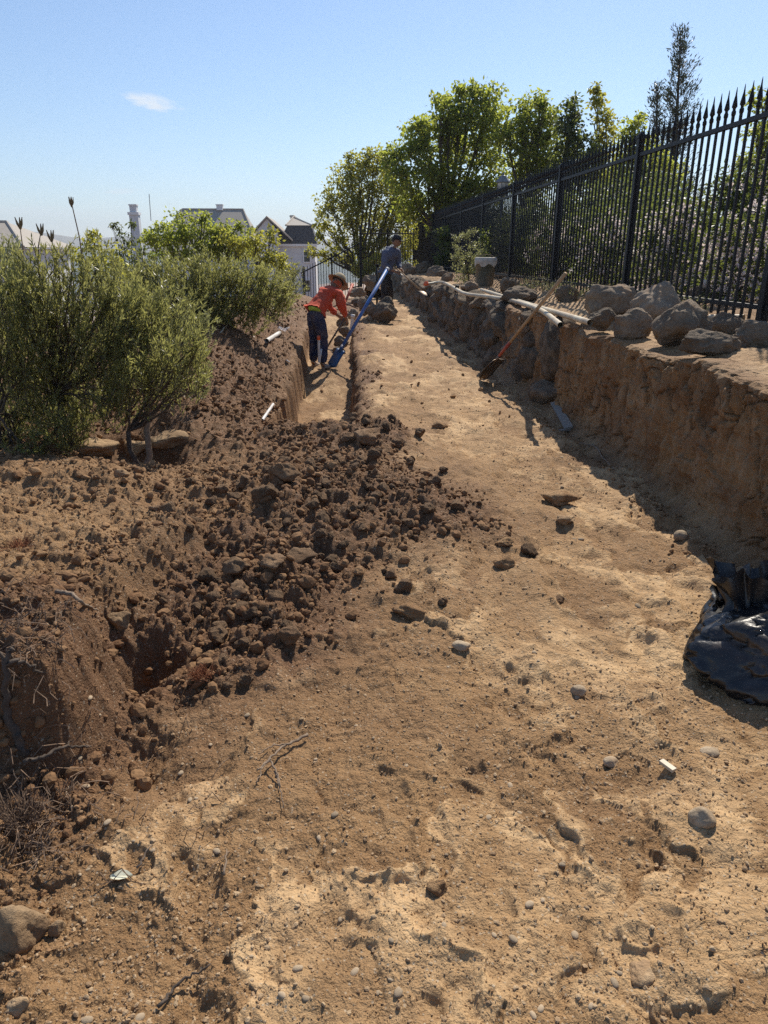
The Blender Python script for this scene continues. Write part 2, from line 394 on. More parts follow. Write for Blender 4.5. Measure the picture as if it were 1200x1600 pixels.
# ------------------------------------------------------------------ terrain heights
def ip(Y, xs, ys): return np.interp(Y, xs, ys)
def path_z(Y): return ip(Y, [0, 9, 13, 17, 22, 35], [0, 0, .10, .27, .38, .45])
_rf = np.random.default_rng(5)
FEET = [(x, y, a) for x, y, a in zip(_rf.uniform(-.5, 1.5, 16), _rf.uniform(1.15, 6.5, 16), _rf.uniform(-.5, .5, 16))] + [(.27, 1.66, .1), (.17, 1.85, .3), (.75, 4.3, .2), (.95, 5.2, 0), (.42, 1.95, -.1)]
def height(X, Y, fine=True):
    """ground height, freshness of the soil (0 dry and dusty .. 1 freshly dug), roughness"""
    X0 = X; sp = 0.0026 * np.maximum(Y, 1.2)            # mesh spacing there
    Xw = X + .035 * n2(Y * 2.3, X * 0 + 3, 4) + .018 * n2(Y * 8, X * 2, 5)
    pz = path_z(Y)
    # --- bank on the left
    xe = ip(Y, [5, 7, 9, 13, 16, 19], [-.8, -.78, -.74, -.66, -.6, -.5])
    xc = ip(Y, [5, 6.5, 8, 9.5, 12, 16, 20], [-2.0, -1.75, -1.75, -1.8, -1.62, -1.5, -1.4])
    Hc = ip(Y, [2, 5, 6.5, 8, 10, 12, 16, 20, 26], [.15, .2, .25, .38, .58, .8, .84, .75, .4])
    zt = ip(Y, [5, 7, 9, 12, 16, 20], [.05, .05, .1, .24, .38, .4])
    s = np.clip((xe - Xw) / (xe - xc), 0, 3)
    bank = zt + (Hc - zt) * (np.minimum(s, 1) ** 0.85) - .16 * np.maximum(xc - Xw, 0) ** 0.9
    # --- near left mound with a broken edge
    ed = ip(Y, [1.7, 2.1, 2.5, 2.9, 3.4, 3.8, 4.4, 5.2, 7], [-1.0, -.86, -.82, -1.02, -.86, -.74, -.95, -1.1, -1.2]) + .05 * n2(Y * 5, X * 0, 12)
    wd = ip(Y, [2, 3.9, 4.6, 7], [.16, .16, .7, .9])
    md = (1 - sst(0, 1, (Xw - ed + wd) / wd)) * ip(Y, [1.72, 2.0, 3.5, 5, 7], [0, .17, .19, .17, .12])
    md = md + .10 * gauss(X, Y, -1.9, 4.9, .9, .35) * (X < 0)
    md = md + .25 * sst(-.82, -1.0, Xw) * sst(1.92, 2.06, Y + .08 * n2(X * 6, 0 * Y, 15)) * (1 - sst(2.5, 3.2, Y))
    near = pz + md
    k = sst(4.9, 6.8, Y)
    left = near * (1 - k) + np.where(Xw < xe, bank, pz) * k
    z = left
    # --- trench
    fl = ip(Y, [7, 8.7, 13, 17], [-.6, -.58, -.5, -.3]); fr_ = ip(Y, [7, 8.9, 15.5, 18], [.17, .21, .36, .5])
    tr = ip(Y, [7, 7.7, 16, 18], [.42, .42, .68, .8]); tl = xe
    zf = ip(Y, [6.8, 7.6, 9, 11, 12.5, 15, 18], [0, -.42, -.56, -.46, -.14, -.02, .2])
    gr = .03 * n2(Y * 11, X * 3, 31) + .02 * n2(Y * 27, X * 0, 32)
    sr = np.clip((Xw + gr - fr_) / (tr - fr_), 0, 1); sl = np.clip((fl - Xw + gr) / (fl - tl), 0, 1)
    gR = np.interp(sr, [0, .16, .42, 1], [0, .84, .96, 1]); gL = np.interp(sl, [0, .34, 1], [0, .84, 1])
    tz = zf + (pz - zf) * gR + (zt - zf) * gL
    wv = sst(6.95, 7.55, Y + .12 * n2(X * 4, Y * 0, 8)) * (1 - sst(17, 18.5, Y))
    inn = (Xw > tl) & (Xw < tr)
    z = np.where(inn, z * (1 - wv) + tz * wv, z)
    z = z + wv * .06 * gauss(X, 0 * Y, 0, 0, 1, 1) ** 0 * np.exp(-((Xw - tr - .12) / .13) ** 2) * (.7 + .5 * n2(Y * 2.2, 0 * X, 58))
    wall = np.where(inn & (wv > .5) & (((sr > .01) & (sr < .45)) | (sl > .01)), 1.0, 0.0)
    flo = np.where(inn & (wv > .5), 1 - np.clip(np.maximum(sr, sl) * 6, 0, 1), 0.0)
    # --- spoil heap that fills the near end of the trench, loosened soil, pits
    hw = .16 * n2(X * 3, Y * 3, 55); hp = gauss(X + hw, Y + hw, -.08, 4.55, .86, 1.2, .25); hp6 = gauss(X + hw, Y - hw, .72, 4.7, .36, .75); hp2 = gauss(X, Y, .34, 6.35, .42, .5); hp3 = gauss(X, Y, -.38, 3.05, .36, .55, .4); hp4 = gauss(X, Y, .62, 4.2, .28, .35); hp5 = gauss(X, Y, -.3, 6.6, .5, .35)
    z = z + .16 * hp * (1 + .35 * fbm(X * 2.6, Y * 2.6, 57, 3)) + .17 * hp2 + .05 * hp3 + .07 * hp4 + .10 * hp5
    z = z - .30 * gauss(X, Y, -.93, 2.74, .14, .15) ** .7 - .07 * gauss(X, Y, -.62, 3.7, .1, .3) - .10 * gauss(X, Y, -.72, 2.1, .1, .2, .3) - .06 * gauss(X, Y, -.72, 2.9, .25, .4)
    hol = gauss(X, Y, -1.75, 6.15, .5, .5) ; z = z - .48 * hol
    # --- masks
    wobm = .35 * fbm(X * 1.6, Y * 1.3, 61, 4)
    side = sst(.05, -.25, X - ip(Y, [1, 2, 2.6, 3.2, 3.9, 4.6, 6.5, 8, 18], [-.78, -.62, -.25, .15, .6, .72, .6, .5, .75]) + wobm * .5)
    rough = np.clip(.10 + .62 * side + .5 * np.clip(hp + hp2 + hp3 + hp4 + hp5 + .5 * hp6, 0, 1), 0, 1.15)
    lb = sst(6.5, 8, Y) * sst(-.55, -.8, X); rough = np.clip(rough + .7 * lb, 0, 1.4)
    rough = rough * (1 - .75 * flo) * (1 - .45 * wall) * (1 - .85 * hol)
    fresh = np.clip(.06 + 1.05 * np.clip(.62 * hp + 1.25 * hp3 + .7 * hp4 + .6 * hp2 + .5 * hp5 + .45 * hp6 + .5 * gauss(X, Y, -.35, 3.6, .5, .5), 0, 1) + .75 * side * sst(4.6, 7.5, Y) + .19 * side + .6 * gauss(X, Y, -.85, 2.5, .5, .7) + .55 * sst(-.75, -.95, X) * sst(1.6, 1.9, Y) * (1 - sst(2.7, 3.2, Y)) + .5 * hol, 0, 1)
    fresh = np.where(flo > .3, .22, fresh); fresh = np.where(wall > .5, .8, fresh)
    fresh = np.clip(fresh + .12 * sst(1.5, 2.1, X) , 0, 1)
    # --- far land: the hillside falls away to the valley
    far = ip(np.hypot(np.maximum(Y, 0), X * .9), [0, 21, 30, 75, 300, 900, 4500], [0, 0, -.5, -4.2, -16, -45, -60])
    z = z + far - .05 * np.maximum(-X - 3.2, 0) * (far > -1)
    global CRUST
    nearm = (Y < 36) & (Y > .2) & (np.abs(X) < 30)
    def fd(c): return np.clip(c / (3.2 * sp) - .45, 0, 1) * nearm
    # --- relief
    z = z + nearm * (.022 * fbm(X * 1.7, Y * 1.4, 71, 3) + .012 * fbm(X * 6, Y * 5, 73, 3) * (.5 + rough))
    z = z + rough * (.46 * bumps(X, Y, .17, 81, .55, .75) * fd(.17) + .62 * bumps(X, Y, .085, 84, .58, .95) * fd(.085) + .66 * bumps(X, Y, .04, 87, .58) * fd(.04) + .6 * bumps(X, Y, .02, 88, .55) * fd(.02))
    pth = 1 - np.clip(rough, 0, 1)
    wx = X + .10 * n2(X * 7, Y * 7, 301) + .04 * n2(X * 21, Y * 21, 302); wy = Y + .10 * n2(X * 7 + 50, Y * 7, 303)
    cm = fbm(wx * 2.3, wy * 1.6, 305, 5, .55) + .35 * (n2(X * .9, Y * .7, 306))         # > 0: loose crumbs, < 0: trodden crust
    loose = sst(-.02, .16, cm); edge = np.exp(-((cm + .03) / .05) ** 2)
    rdg = 1 - np.abs(fbm(wx * 2.1 + 9, wy * 1.0, 311, 4, .5)) * 1.6
    z = z + pth * (.026 * fbm(X * 3.2, Y * 1.5, 71, 3) + .028 * np.maximum(rdg, 0) ** 2 + .015 * fbm(wx * 8, wy * 6, 73, 3) - .010 * loose + .004 * edge)
    z = z + pth * loose * (.34 * bumps(X, Y, .038, 91, .5, .4) * fd(.038) + .5 * bumps(X, Y, .019, 92, .5, .7) * fd(.019) + .7 * bumps(X, Y, .010, 95, .5) * fd(.010) + .004 * fbm(X * 40, Y * 40, 97, 2) * fd(.03))
    z = z + pth * (1 - loose) * (.22 * bumps(X, Y, .05, 98, .42, .12) * fd(.05) + .35 * bumps(X, Y, .02, 99, .45, .2) * fd(.02) + .0022 * fbm(X * 60, Y * 45, 96, 2) * fd(.025))
    lsc = sst(-.25, .25, cm); CRUST = pth * np.clip(.2 * n2(X * 13, Y * 10, 322) + (1 - lsc) * (.25 + .5 * sst(.3, .9, rdg)) + .45 * edge * (1 - loose) + .35 * sst(.1, .5, n2(X * 5, Y * 3.5, 320)) * (1 - loose), 0, 1)
    fresh = np.clip(fresh + pth * (.16 * lsc * (.6 + .8 * n2(X * 4, Y * 4, 321)) - .05 * edge), 0, 1)
    for fx, fy, fa in FEET:
        m = (np.abs(X - fx) < .3) & (np.abs(Y - fy) < .35)
        if not m.any(): continue
        xx = X[m]; yy = Y[m]; c, s_ = math.cos(fa), math.sin(fa); u = ((xx - fx) * c + (yy - fy) * s_) / .058 + .25 * n2(xx * 9, yy * 9, 331); v = (-(xx - fx) * s_ + (yy - fy) * c) / .135
        q = np.sqrt(u * u + v * v) + .18 * n2(xx * 18, yy * 18, 33)
        z[m] += pth[m] * (-.011 * (1 - sst(.6, 1.1, q)) + .006 * np.exp(-((q - 1.15) / .16) ** 2))
    # fibrous scrape marks on trench walls
    z = z + wall * (.020 * n2(Y * 40, X * 10, 44) + .03 * fbm(Y * 9, X * 9, 45, 3)) * fd(.04)
    return z, fresh, rough
def hit(px, py, lift=0.0):          # the ground point seen at a pixel: march along the ray to the first height crossing
    d = ray(px, py); t = np.geomspace(1.0, 60.0, 900); x = d[0] * t; y = d[1] * t; zr = EYE + d[2] * t
    k = np.where(zr < height(x, y)[0])[0]; t1 = t[k[0]] if len(k) else -EYE / d[2]
    return Vector((d[0] * t1, d[1] * t1, EYE + d[2] * t1 + lift))
def gz(x, y): return float(height(np.array([float(x)]), np.array([float(y)]))[0][0])

# ------------------------------------------------------------------ ground: one sheet to the horizon
tin = np.arange(-.70, .6601, .00205)
tl_ = -.70 - np.cumsum(.004 * 1.22 ** np.arange(44)); tr_ = .66 + np.cumsum(.004 * 1.22 ** np.arange(44))
T = np.concatenate([tl_[::-1], tin, tr_])
rows = [-60, -20, -8, -3, -1, 0, .5, .8]
y = .98
while y < 36: rows.append(y); y *= 1.0031 if y < 3 else (1.0038 if y < 9 else 1.0052)
while y < 4600: rows.append(y); y *= 1.11
Yr = np.array(rows); wY = np.maximum(Yr, 1.2)
GX = T[None, :] * wY[:, None]; GY = np.repeat(Yr[:, None], len(T), 1)
gx, gy = GX.ravel(), GY.ravel()
Zg, Fg, Rg = height(gx, gy)
nr, nc = GX.shape
ii = np.arange(nr * nc).reshape(nr, nc)
Fq = np.stack([ii[:-1, :-1], ii[:-1, 1:], ii[1:, 1:], ii[1:, :-1]], -1).reshape(-1, 4)
Gm = np_mesh('ground', np.stack([gx, gy, Zg], 1), Fq, {'fresh': Fg, 'crust': CRUST})
struct(link('ground', Gm, M['dirt']))

# ------------------------------------------------------------------ cut bank on the right
def bank_x(Y): return ip(Y, [-12, 0, 8, 12, 20, 35, 60], [.05, .05, 0, -.10, -.30, -.38, -.38])
yb = [-14, -8, -4, -1, 1, 2]; y = 2.6
while y < 36: yb.append(y); y += .0022 * y + .004
yb += [38, 42, 48, 56, 62, 70]
yb = np.array(yb)
prof = [(2.12, -.06, 3), (2.26, .01, 8), (2.36, .09, 8), (2.40, .2, 14), (2.42, .5, 34), (2.43, .86, 38), (2.435, .93, 14), (2.47, .955, 10), (2.66, .965, 12), (3.3, 1.03, 22), (4.2, 1.12, 14), (7, 1.16, 10), (14, 1.2, 5), (70, 1.5, 5)]
px_, pz_ = [], []
for (x0, z0, _), (x1, z1, n) in zip(prof[:-1], prof[1:]):
    for t in np.arange(n) / n: px_.append(x0 + (x1 - x0) * t); pz_.append(z0 + (z1 - z0) * t)
px_.append(prof[-1][0]); pz_.append(prof[-1][1]); px_ = np.array(px_); pz_ = np.array(pz_)
BY = np.repeat(yb[:, None], len(px_), 1); BX = np.repeat(px_[None], len(yb), 0); BZ = np.repeat(pz_[None], len(yb), 0)
arc = np.concatenate([[0], np.cumsum(np.hypot(np.diff(px_), np.diff(pz_)))]); BA = np.repeat(arc[None], len(yb), 0)
face = sst(-.02, .15, BZ) * (1 - sst(2.6, 2.9, BX)); top = sst(2.52, 2.7, BX)
BZ2 = BZ + path_z(BY) * (1 - sst(.1, .9, BZ))
stone_zone = sst(7.4, 8.1, BY)
wv_ = .032 * fbm(BY * 1.1, BA * 1.2, 201, 3)
gq = (BY + .22 * BA) * 5.5 + .5 * n2(BY * 3, BA * 2, 222); groove = .017 * (1 - 2 * np.abs(n2(gq, BA * .7, 203))) + .011 * np.abs(n2(gq * 3.1, BA * 1.4, 204)) + .006 * n2((BY + .25 * BA) * 40, BA * 3.0, 206)
f1, f2, hs = worley(BY * 5.5 + .8 * n2(BY * 5, BA * 5, 207), BA * 3.6 + .8 * n2(BY * 5 + 9, BA * 5, 208), 209)
crack = np.exp(-((f2 - f1) / .05) ** 2) * sst(-.1, .45, n2(BY * 1.7, BA * 2, 210) + .25 * (BZ < .7))
chunk = .022 * (hs - .5)
f1b, f2b, hb = worley(BY * 16, BA * 14, 215)
inw = wv_ + 1.3 * groove + 1.2 * chunk + .010 * (hb - .5) - .055 * crack + .012 * fbm(BY * 20, BA * 20, 219, 3)
inw = inw + .022 * sst(.80, .98, BZ) * (n2(BY * 4.2, BA * 0, 220)) + .022 * n2(BY * 11, BA * 6, 221) * sst(.86, 1.0, BZ)
BX2 = BX + bank_x(BY) - face * inw + .10 * stone_zone * face * (1 - top)
BZ2 = BZ2 + top * (.03 * fbm(BY * 2, BX * 2, 231, 3) + .5 * bumps(BX, BY, .06, 233, .5, .5) * (1 - sst(4, 6, BX)) + .012 * fbm(BY * 12, BX * 12, 234, 3)) * sst(2.55, 2.8, BX) + .04 * n2(BY * 1.9, BX * 0, 237) * sst(.8, 1, BZ) * (1 - sst(2.8, 3.4, BX))
BZ2 = BZ2 - ip(BY, [36, 42, 70], [0, -.6, -7]) * -1
bfresh = np.clip(.20 + .9 * sst(3.85, 4.3, BX) + .25 * n2(BY * 1.3, BA * 2.3, 240) - .45 * top + .45 * crack * face + .15 * (hs - .5), 0, 1)
nbr, nbc = BX.shape; ii = np.arange(nbr * nbc).reshape(nbr, nbc)
Fb = np.stack([ii[:-1, :-1], ii[:-1, 1:], ii[1:, 1:], ii[1:, :-1]], -1).reshape(-1, 4)
struct(link('embankment', np_mesh('embankment', np.stack([BX2.ravel(), BY.ravel(), BZ2.ravel()], 1), Fb, {'fresh': bfresh.ravel(), 'crust': (.5 * top * (1 - sst(3.2, 3.8, BX))).ravel()}), M['bank']))

# ------------------------------------------------------------------ distant hills
def ridge(Yd, px0, px1, prof_, depth, seed, base=-60):
    xs = np.linspace(px0, px1, 200); hy = np.interp(xs, [p[0] for p in prof_], [p[1] for p in prof_])
    V = []; nrow = 14
    for j in range(nrow):
        t = j / (nrow - 1)
        for x, yy in zip(xs, hy):
            p = atY(x, yy, Yd); zt = p.z + 1.5 * float(n2(x * .06, 0, seed)) * 1
            u = math.sin(t * PI)
            V.append((p.x * (1 + (t - .5) * depth / Yd), Yd + (t - .5) * depth, base + (zt - base) * u ** .8 + (6 * float(n2(x * .05, t * 6, seed + 1)) * u * (1 - abs(2 * t - 1) ** .2))))
    n = len(xs); ii = np.arange(nrow * n).reshape(nrow, n)
    return np.array(V), np.stack([ii[:-1, :-1], ii[:-1, 1:], ii[1:, 1:], ii[1:, :-1]], -1).reshape(-1, 4)
M['hill'] = plain('grassy_hill', (0.16, 0.14, 0.085), 0.95, 0.35, 0.02, 0, 0)
va, fa = ridge(2600, -1600, 2400, [(-1600, 372), (-300, 368), (0, 366), (60, 362), (95, 368), (140, 374), (190, 368), (240, 372), (300, 366), (420, 376), (600, 372), (900, 378)], 900, 301)
struct(link('hills', np_mesh('hills', va, fa), M['hill']))
vb, fb_ = ridge(1500, -1600, 2400, [(-1600, 390), (0, 392), (120, 391), (240, 394), (500, 392), (900, 394)], 500, 311)
M['valley'] = plain('wooded_valley', (0.07, 0.085, 0.05), 0.95, 0.4, 0.05, 0, 0)
struct(link('hills', np_mesh('hills', vb, fb_), M['valley']))

# ------------------------------------------------------------------ haze of the valley air
hz = MB().box((0, 1500, 30), (7000, 5200, 240))
m = bpy.data.materials.new('valley_haze'); m.use_nodes = True; nt = m.node_tree; nt.nodes.clear()
pv = nt.nodes.new('ShaderNodeVolumePrincipled'); pv.inputs['Color'].default_value = (0.80, 0.88, 1.0, 1); pv.inputs['Density'].default_value = 3.2e-4
pv.inputs['Anisotropy'].default_value = 0.2
oo = nt.nodes.new('ShaderNodeOutputMaterial'); nt.links.new(pv.outputs[0], oo.inputs['Volume'])
USE_HAZE = True
if USE_HAZE: stuff(hz.build('haze', m), 'pale blue haze in the air over the valley', 'haze')
# ------------------------------------------------------------------ loose clods, stones, crumbs
rng = np.random.default_rng(11); prng = random.Random(7)
def scatter(name, n, xs, ys, size, dens, mat, sub, nvar, seed, label, cat, squash=(.7, 1.0), sink=.25, keep=None, tone=(0, 1)):
    """many small lumps joined into one mesh; positions accepted by dens(X, Y, fresh, rough)"""
    r = np.random.default_rng(seed); X = np.zeros(0); Y = X.copy(); Zs = X.copy(); FR = X.copy()
    while len(X) < n:
        u = r.random(n * 3); y_ = ys[0] * (ys[1] / ys[0]) ** u if ys[0] > 0 else r.uniform(*ys, n * 3)
        x_ = r.uniform(*xs, n * 3)
        z_, f_, q_ = height(x_, y_)
        ok = r.random(len(x_)) < dens(x_, y_, f_, q_)
        X = np.concatenate([X, x_[ok]]); Y = np.concatenate([Y, y_[ok]]); Zs = np.concatenate([Zs, z_[ok]]); FR = np.concatenate([FR, f_[ok]])
        if not ok.any(): break
    X, Y, Zs, FR = X[:n], Y[:n], Zs[:n], FR[:n]; n = len(X)
    sz = size[0] * (size[1] / size[0]) ** (r.random(n) ** 1.8)
    rm = rotm(r, n); var = r.integers(0, nvar, n); VV = []; FF = []; TT = []; off = 0
    for v in range(nvar):
        m = np.where(var == v)[0]
        if not len(m): continue
        bv, bf = rock_np(seed * 31 + v, sub, 9, .16, (1, r.uniform(.65, .95), r.uniform(.5, .85)), (.55, .9))
        P = np.einsum('nij,vj->nvi', rm[m], bv) * (sz[m] / 2)[:, None, None]
        P[:, :, 2] *= r.uniform(*squash, len(m))[:, None]
        P += np.stack([X[m], Y[m], Zs[m] + sz[m] * (.5 - sink) * .6], 1)[:, None, :]
        VV.append(P.reshape(-1, 3)); FF.append((bf[None] + (np.arange(len(m)) * len(bv))[:, None, None] + off).reshape(-1, 3)); off += len(m) * len(bv)
        t = np.clip(tone[0] + (tone[1] - tone[0]) * (r.random(len(m)) * .6 + .4 * (1 - FR[m])), 0, 1); TT.append(np.repeat(t, len(bv)))
    o = link(name, np_mesh(name, np.concatenate(VV), np.concatenate(FF), {'tone': np.concatenate(TT)}, smooth=False), mat)
    return stuff(o, label, cat)
vis = lambda x, y: (np.abs(x - .05 * y) < .6 * y + .25)
nobank = lambda x, y: x < 2.2
d_crumb = lambda x, y, f, q: np.clip((q - .25) * 1.5, 0, 1) * (.35 + .65 * sst(-.3, .3, n2(x * 2.5, y * 2.5, 501))) * vis(x, y) * nobank(x, y)
d_path = lambda x, y, f, q: (1 - np.clip(q, 0, 1)) * (.35 + .65 * sst(-.1, .5, n2(x * 1.8, y * 1.4, 502))) * vis(x, y) * nobank(x, y)
scatter('clod_rubble', 4200, (-3, 1.3), (1.6, 9), (.022, .085), lambda x, y, f, q: d_crumb(x, y, f, q) * np.clip(f * 1.3, 0, 1), M['crumb'], 2, 6, 21, 'rough brown clods of dug soil heaped across the trench end', 'rubble', tone=(0, .8))
scatter('soil_crumbs', 22000, (-3.2, 1.4), (1.2, 12), (.008, .034), d_crumb, M['crumb'], 1, 6, 22, 'loose soil crumbs covering the dug ground left of the path', 'soil crumbs', tone=(.05, .9))
scatter('path_gravel', 13000, (-1.0, 2.2), (1.05, 9), (.005, .024), d_path, M['grit'], 1, 6, 23, 'small pale gravel strewn over the trodden dirt path', 'gravel', (.5, .9), .4)
scatter('fine_grit', 9000, (-1.2, 1.4), (1.0, 2.6), (.004, .011), lambda x, y, f, q: (.35 + .5 * np.clip(q, 0, 1)) * vis(x, y), M['crumb'], 1, 4, 24, 'fine crumbly grit lying on the nearest dry ground', 'grit', (.6, 1), .3, tone=(.2, 1))
scatter('trench_crumbs', 3200, (-2.2, 2.1), (7, 19), (.02, .10), lambda x, y, f, q: np.clip(q * .9 - .12, .03, 1) * nobank(x, y), M['crumb'], 1, 5, 25, 'lumps of dug earth strewn beside and above the trench', 'rubble', tone=(.1, .8))

VAR = {}
def rock_var(kind, i, sub, **kw):
    k = (kind, i)
    if k not in VAR:
        V_, F_ = rock_np(900 + hash(kind) % 1 + i * 7 + len(kind) * 101, sub, **kw); VAR[k] = np_mesh(kind, V_, F_, smooth=kind == 'pebble')
    return VAR[k]
def put_rock(name, kind, i, loc, size, mat, sub=3, rz=None, tilt=.3, **kw):
    me = rock_var(kind, i, sub, **kw)
    if not me.materials: me.materials.append(mat)
    o = bpy.data.objects.new(name, me); COL.objects.link(o); o.location = loc
    o.scale = size if hasattr(size, '__len__') else (size,) * 3
    o.rotation_euler = (prng.uniform(-tilt, tilt), prng.uniform(-tilt, tilt), prng.uniform(0, 6.28) if rz is None else rz); return o
# individual clods of the heap and along the broken edge, the largest in view
n = 0
while n < 190:
    if n < 140: x = prng.gauss(-.05, .42); y = prng.gauss(4.6, .75)
    elif n < 162: x = prng.gauss(.35, .3); y = prng.gauss(6.3, .3)
    else: x = prng.gauss(-.42, .2); y = prng.gauss(3.2, .4)
    if not (-1.1 < x < 1.15 and 2.3 < y < 7.2): continue
    s = .05 + .10 * prng.random() ** 1.7 * (.85 if n > 162 else 1)
    o = put_rock('dirt_clod', 'dirt_clod', n % 10, (x, y, gz(x, y) + s * .18), (s * .5, s * .42, s * .36), M['clod'], 3, cuts=13, rough=.2, depth=(.45, .85), tilt=.6)
    lab_, gr_ = (('jagged brown clod in the big loose heap across the near end of the trench', 'earth clods in the big heap') if n < 140 else ('jagged brown clod in the small mound right at the trench mouth', 'earth clods at the trench mouth') if n < 162 else ('dark reddish clod in the loosened soil below the heap', 'earth clods in the loosened soil'))
    tag(o, lab_, 'dirt clod', gr_); n += 1
# individual pebbles of the path
n = 0
while n < 80:
    y = 1.1 * (7.5 ** prng.random()); x = prng.uniform(-.45 * y - .1, .55 * y)
    if x > 2.0 or (x < .35 and y > 2.4) or (y > 3 and x < .9): continue
    s = prng.choice([.012, .014, .017, .02, .026]) * (1 if y < 3 else 1.5)
    o = put_rock('pebble', 'pebble', n % 8, (x, y, gz(x, y) + s * .06), (s * .55, s * .40, s * .24), M['pebble'], 2, cuts=5, rough=.07, depth=(.75, 1), soft=.05, tilt=.2)
    tag(o, 'small smooth pebble pressed into the dusty tan path', 'pebble', 'pebbles on the dirt path'); n += 1
# stones and clods that the photograph shows singly: pixel of the base, width in pixels, ratio, kind, label
ONE = [
 (1100, 1290, 40, .85, 'pebble', 'field_stone', 'smooth egg shaped grey stone, largest loose stone on the sunlit path near the bag'),
 (905, 1087, 24, .7, 'pebble', 'field_stone', 'rounded grey stone lying alone in the middle of the path'),
 (956, 1196, 24, .6, 'pebble', 'field_stone', 'small brown oval stone midway between the bag shadow and the footprints'),
 (1112, 1180, 30, .4, 'pebble', 'field_stone', 'flat pale sliver of stone just below the tip of the bag shadow'),
 (686, 1395, 34, .8, 'clod', 'dirt_clod', 'brown crumbly lump sitting inside the deep footprint'),
 (1005, 1532, 48, .45, 'tanrock', 'field_stone', 'long pale flat stone half buried near the bottom edge of the path'),
 (30, 1478, 74, 1.1, 'tanrock', 'field_stone', 'large blocky tan rock at the lower left with a dark shadow under it'),
 (88, 1462, 26, 1.0, 'tanrock', 'field_stone', 'small tan rock touching the big blocky rock at lower left'),
 (25, 1590, 36, .8, 'tanrock', 'field_stone', 'tan stone at the bottom left corner of the ground'),
 (183, 980, 40, .9, 'tanrock', 'field_stone', 'pale tan angular stone perched above the dark pit'),
 (145, 714, 66, .55, 'tanrock', 'field_stone', 'wide reddish slab of rock on the rim below the near shrub trunk'),
 (213, 716, 40, .55, 'tanrock', 'field_stone', 'brown rounded rock between two larger rocks on the hollow rim'),
 (263, 712, 56, .6, 'tanrock', 'field_stone', 'tan pitted rock at the end of the rim beside the hollow'),
 (186, 748, 26, .5, 'tanrock', 'field_stone', 'small flat stone just in front of the rim rocks'),
 (790, 856, 28, .6, 'clod', 'dirt_clod', 'tan clod on the edge of the path, upper one of a close pair'),
 (790, 890, 34, .6, 'clod', 'dirt_clod', 'tan clod on the edge of the path casting a long dark shadow'),
 (372, 935, 42, .85, 'clod', 'dirt_clod', 'big squarish reddish clod at the foot of the broken edge'),
 (372, 902, 40, .8, 'clod', 'dirt_clod', 'dark reddish clod just above the squarish clod by the broken edge'),
 (425, 895, 44, .6, 'clod', 'dirt_clod', 'wide tilted reddish clod beside the broken soil edge'),
 (452, 1005, 38, .8, 'clod', 'dirt_clod', 'tall reddish wedge of clay in the dark loosened soil'),
 (410, 786, 36, .8, 'clod', 'dirt_clod', 'grey brown rounded clod at the top left of the heap'),
 (440, 752, 46, .7, 'clod', 'dirt_clod', 'split grey clod with a pale edge on top of the heap'),
 (383, 758, 20, 1.1, 'clod', 'dirt_clod', 'small upright grey clod standing alone above the heap'),
 (470, 880, 46, .5, 'clod', 'dirt_clod', 'long low grey brown clod in the middle of the heap'),
 (575, 700, 58, .42, 'clod', 'dirt_clod', 'large low lump of earth at the near end of the trench'),
 (545, 690, 34, .6, 'clod', 'dirt_clod', 'flat angular clod to the side of the large lump at the trench end'),
 (688, 668, 26, .5, 'clod', 'dirt_clod', 'small dark clod alone on the path beside the trench end'),
 (878, 790, 54, .35, 'clod', 'dirt_clod', 'low wide mound of crumbled earth in the middle of the sunlit path'),
 (885, 822, 34, .4, 'tanrock', 'field_stone', 'flat half buried stone just below the low mound on the path'),
 (645, 965, 52, .4, 'clod', 'dirt_clod', 'broad low clod sunk in the path below the heap'),
 (722, 1012, 26, .5, 'pebble', 'field_stone', 'round tan stone on the path below the broad sunken clod'),
 (1065, 845, 22, .8, 'pebble', 'field_stone', 'grey cobble in the shade at the foot of the clay bank'),
 (345, 770, 22, .7, 'clod', 'dirt_clod', 'tan clod on the flat ground left of the heap'),
 (243, 800, 22, .7, 'clod', 'dirt_clod', 'tan clod alone on the flat ground above the pit'),
]
for i, (px, py, w, ra, kind, nm, lab) in enumerate(ONE):
    p = hit(px, py)
    s = w * mpp(p.y, p.z) / 2; p.y += s * .4
    V_, F_ = rock_np(3000 + i, 4, 7 if kind == 'pebble' else 11, .07 if kind == 'pebble' else .20, (1, .8, ra), (.75, 1) if kind == 'pebble' else (.5, .92), .04 if kind == 'pebble' else .008)
    o = link(nm, np_mesh(nm, V_ * s * 1.12, F_), M['pathclod' if kind == 'clod' and px > 590 else kind]); o.location = (p.x, p.y, gz(p.x, p.y) + s * ra * .38); o.rotation_euler = (prng.uniform(-.1, .1), prng.uniform(-.1, .1), prng.uniform(-.4, .4))
    tag(o, lab, 'clod' if nm == 'dirt_clod' else 'stone')

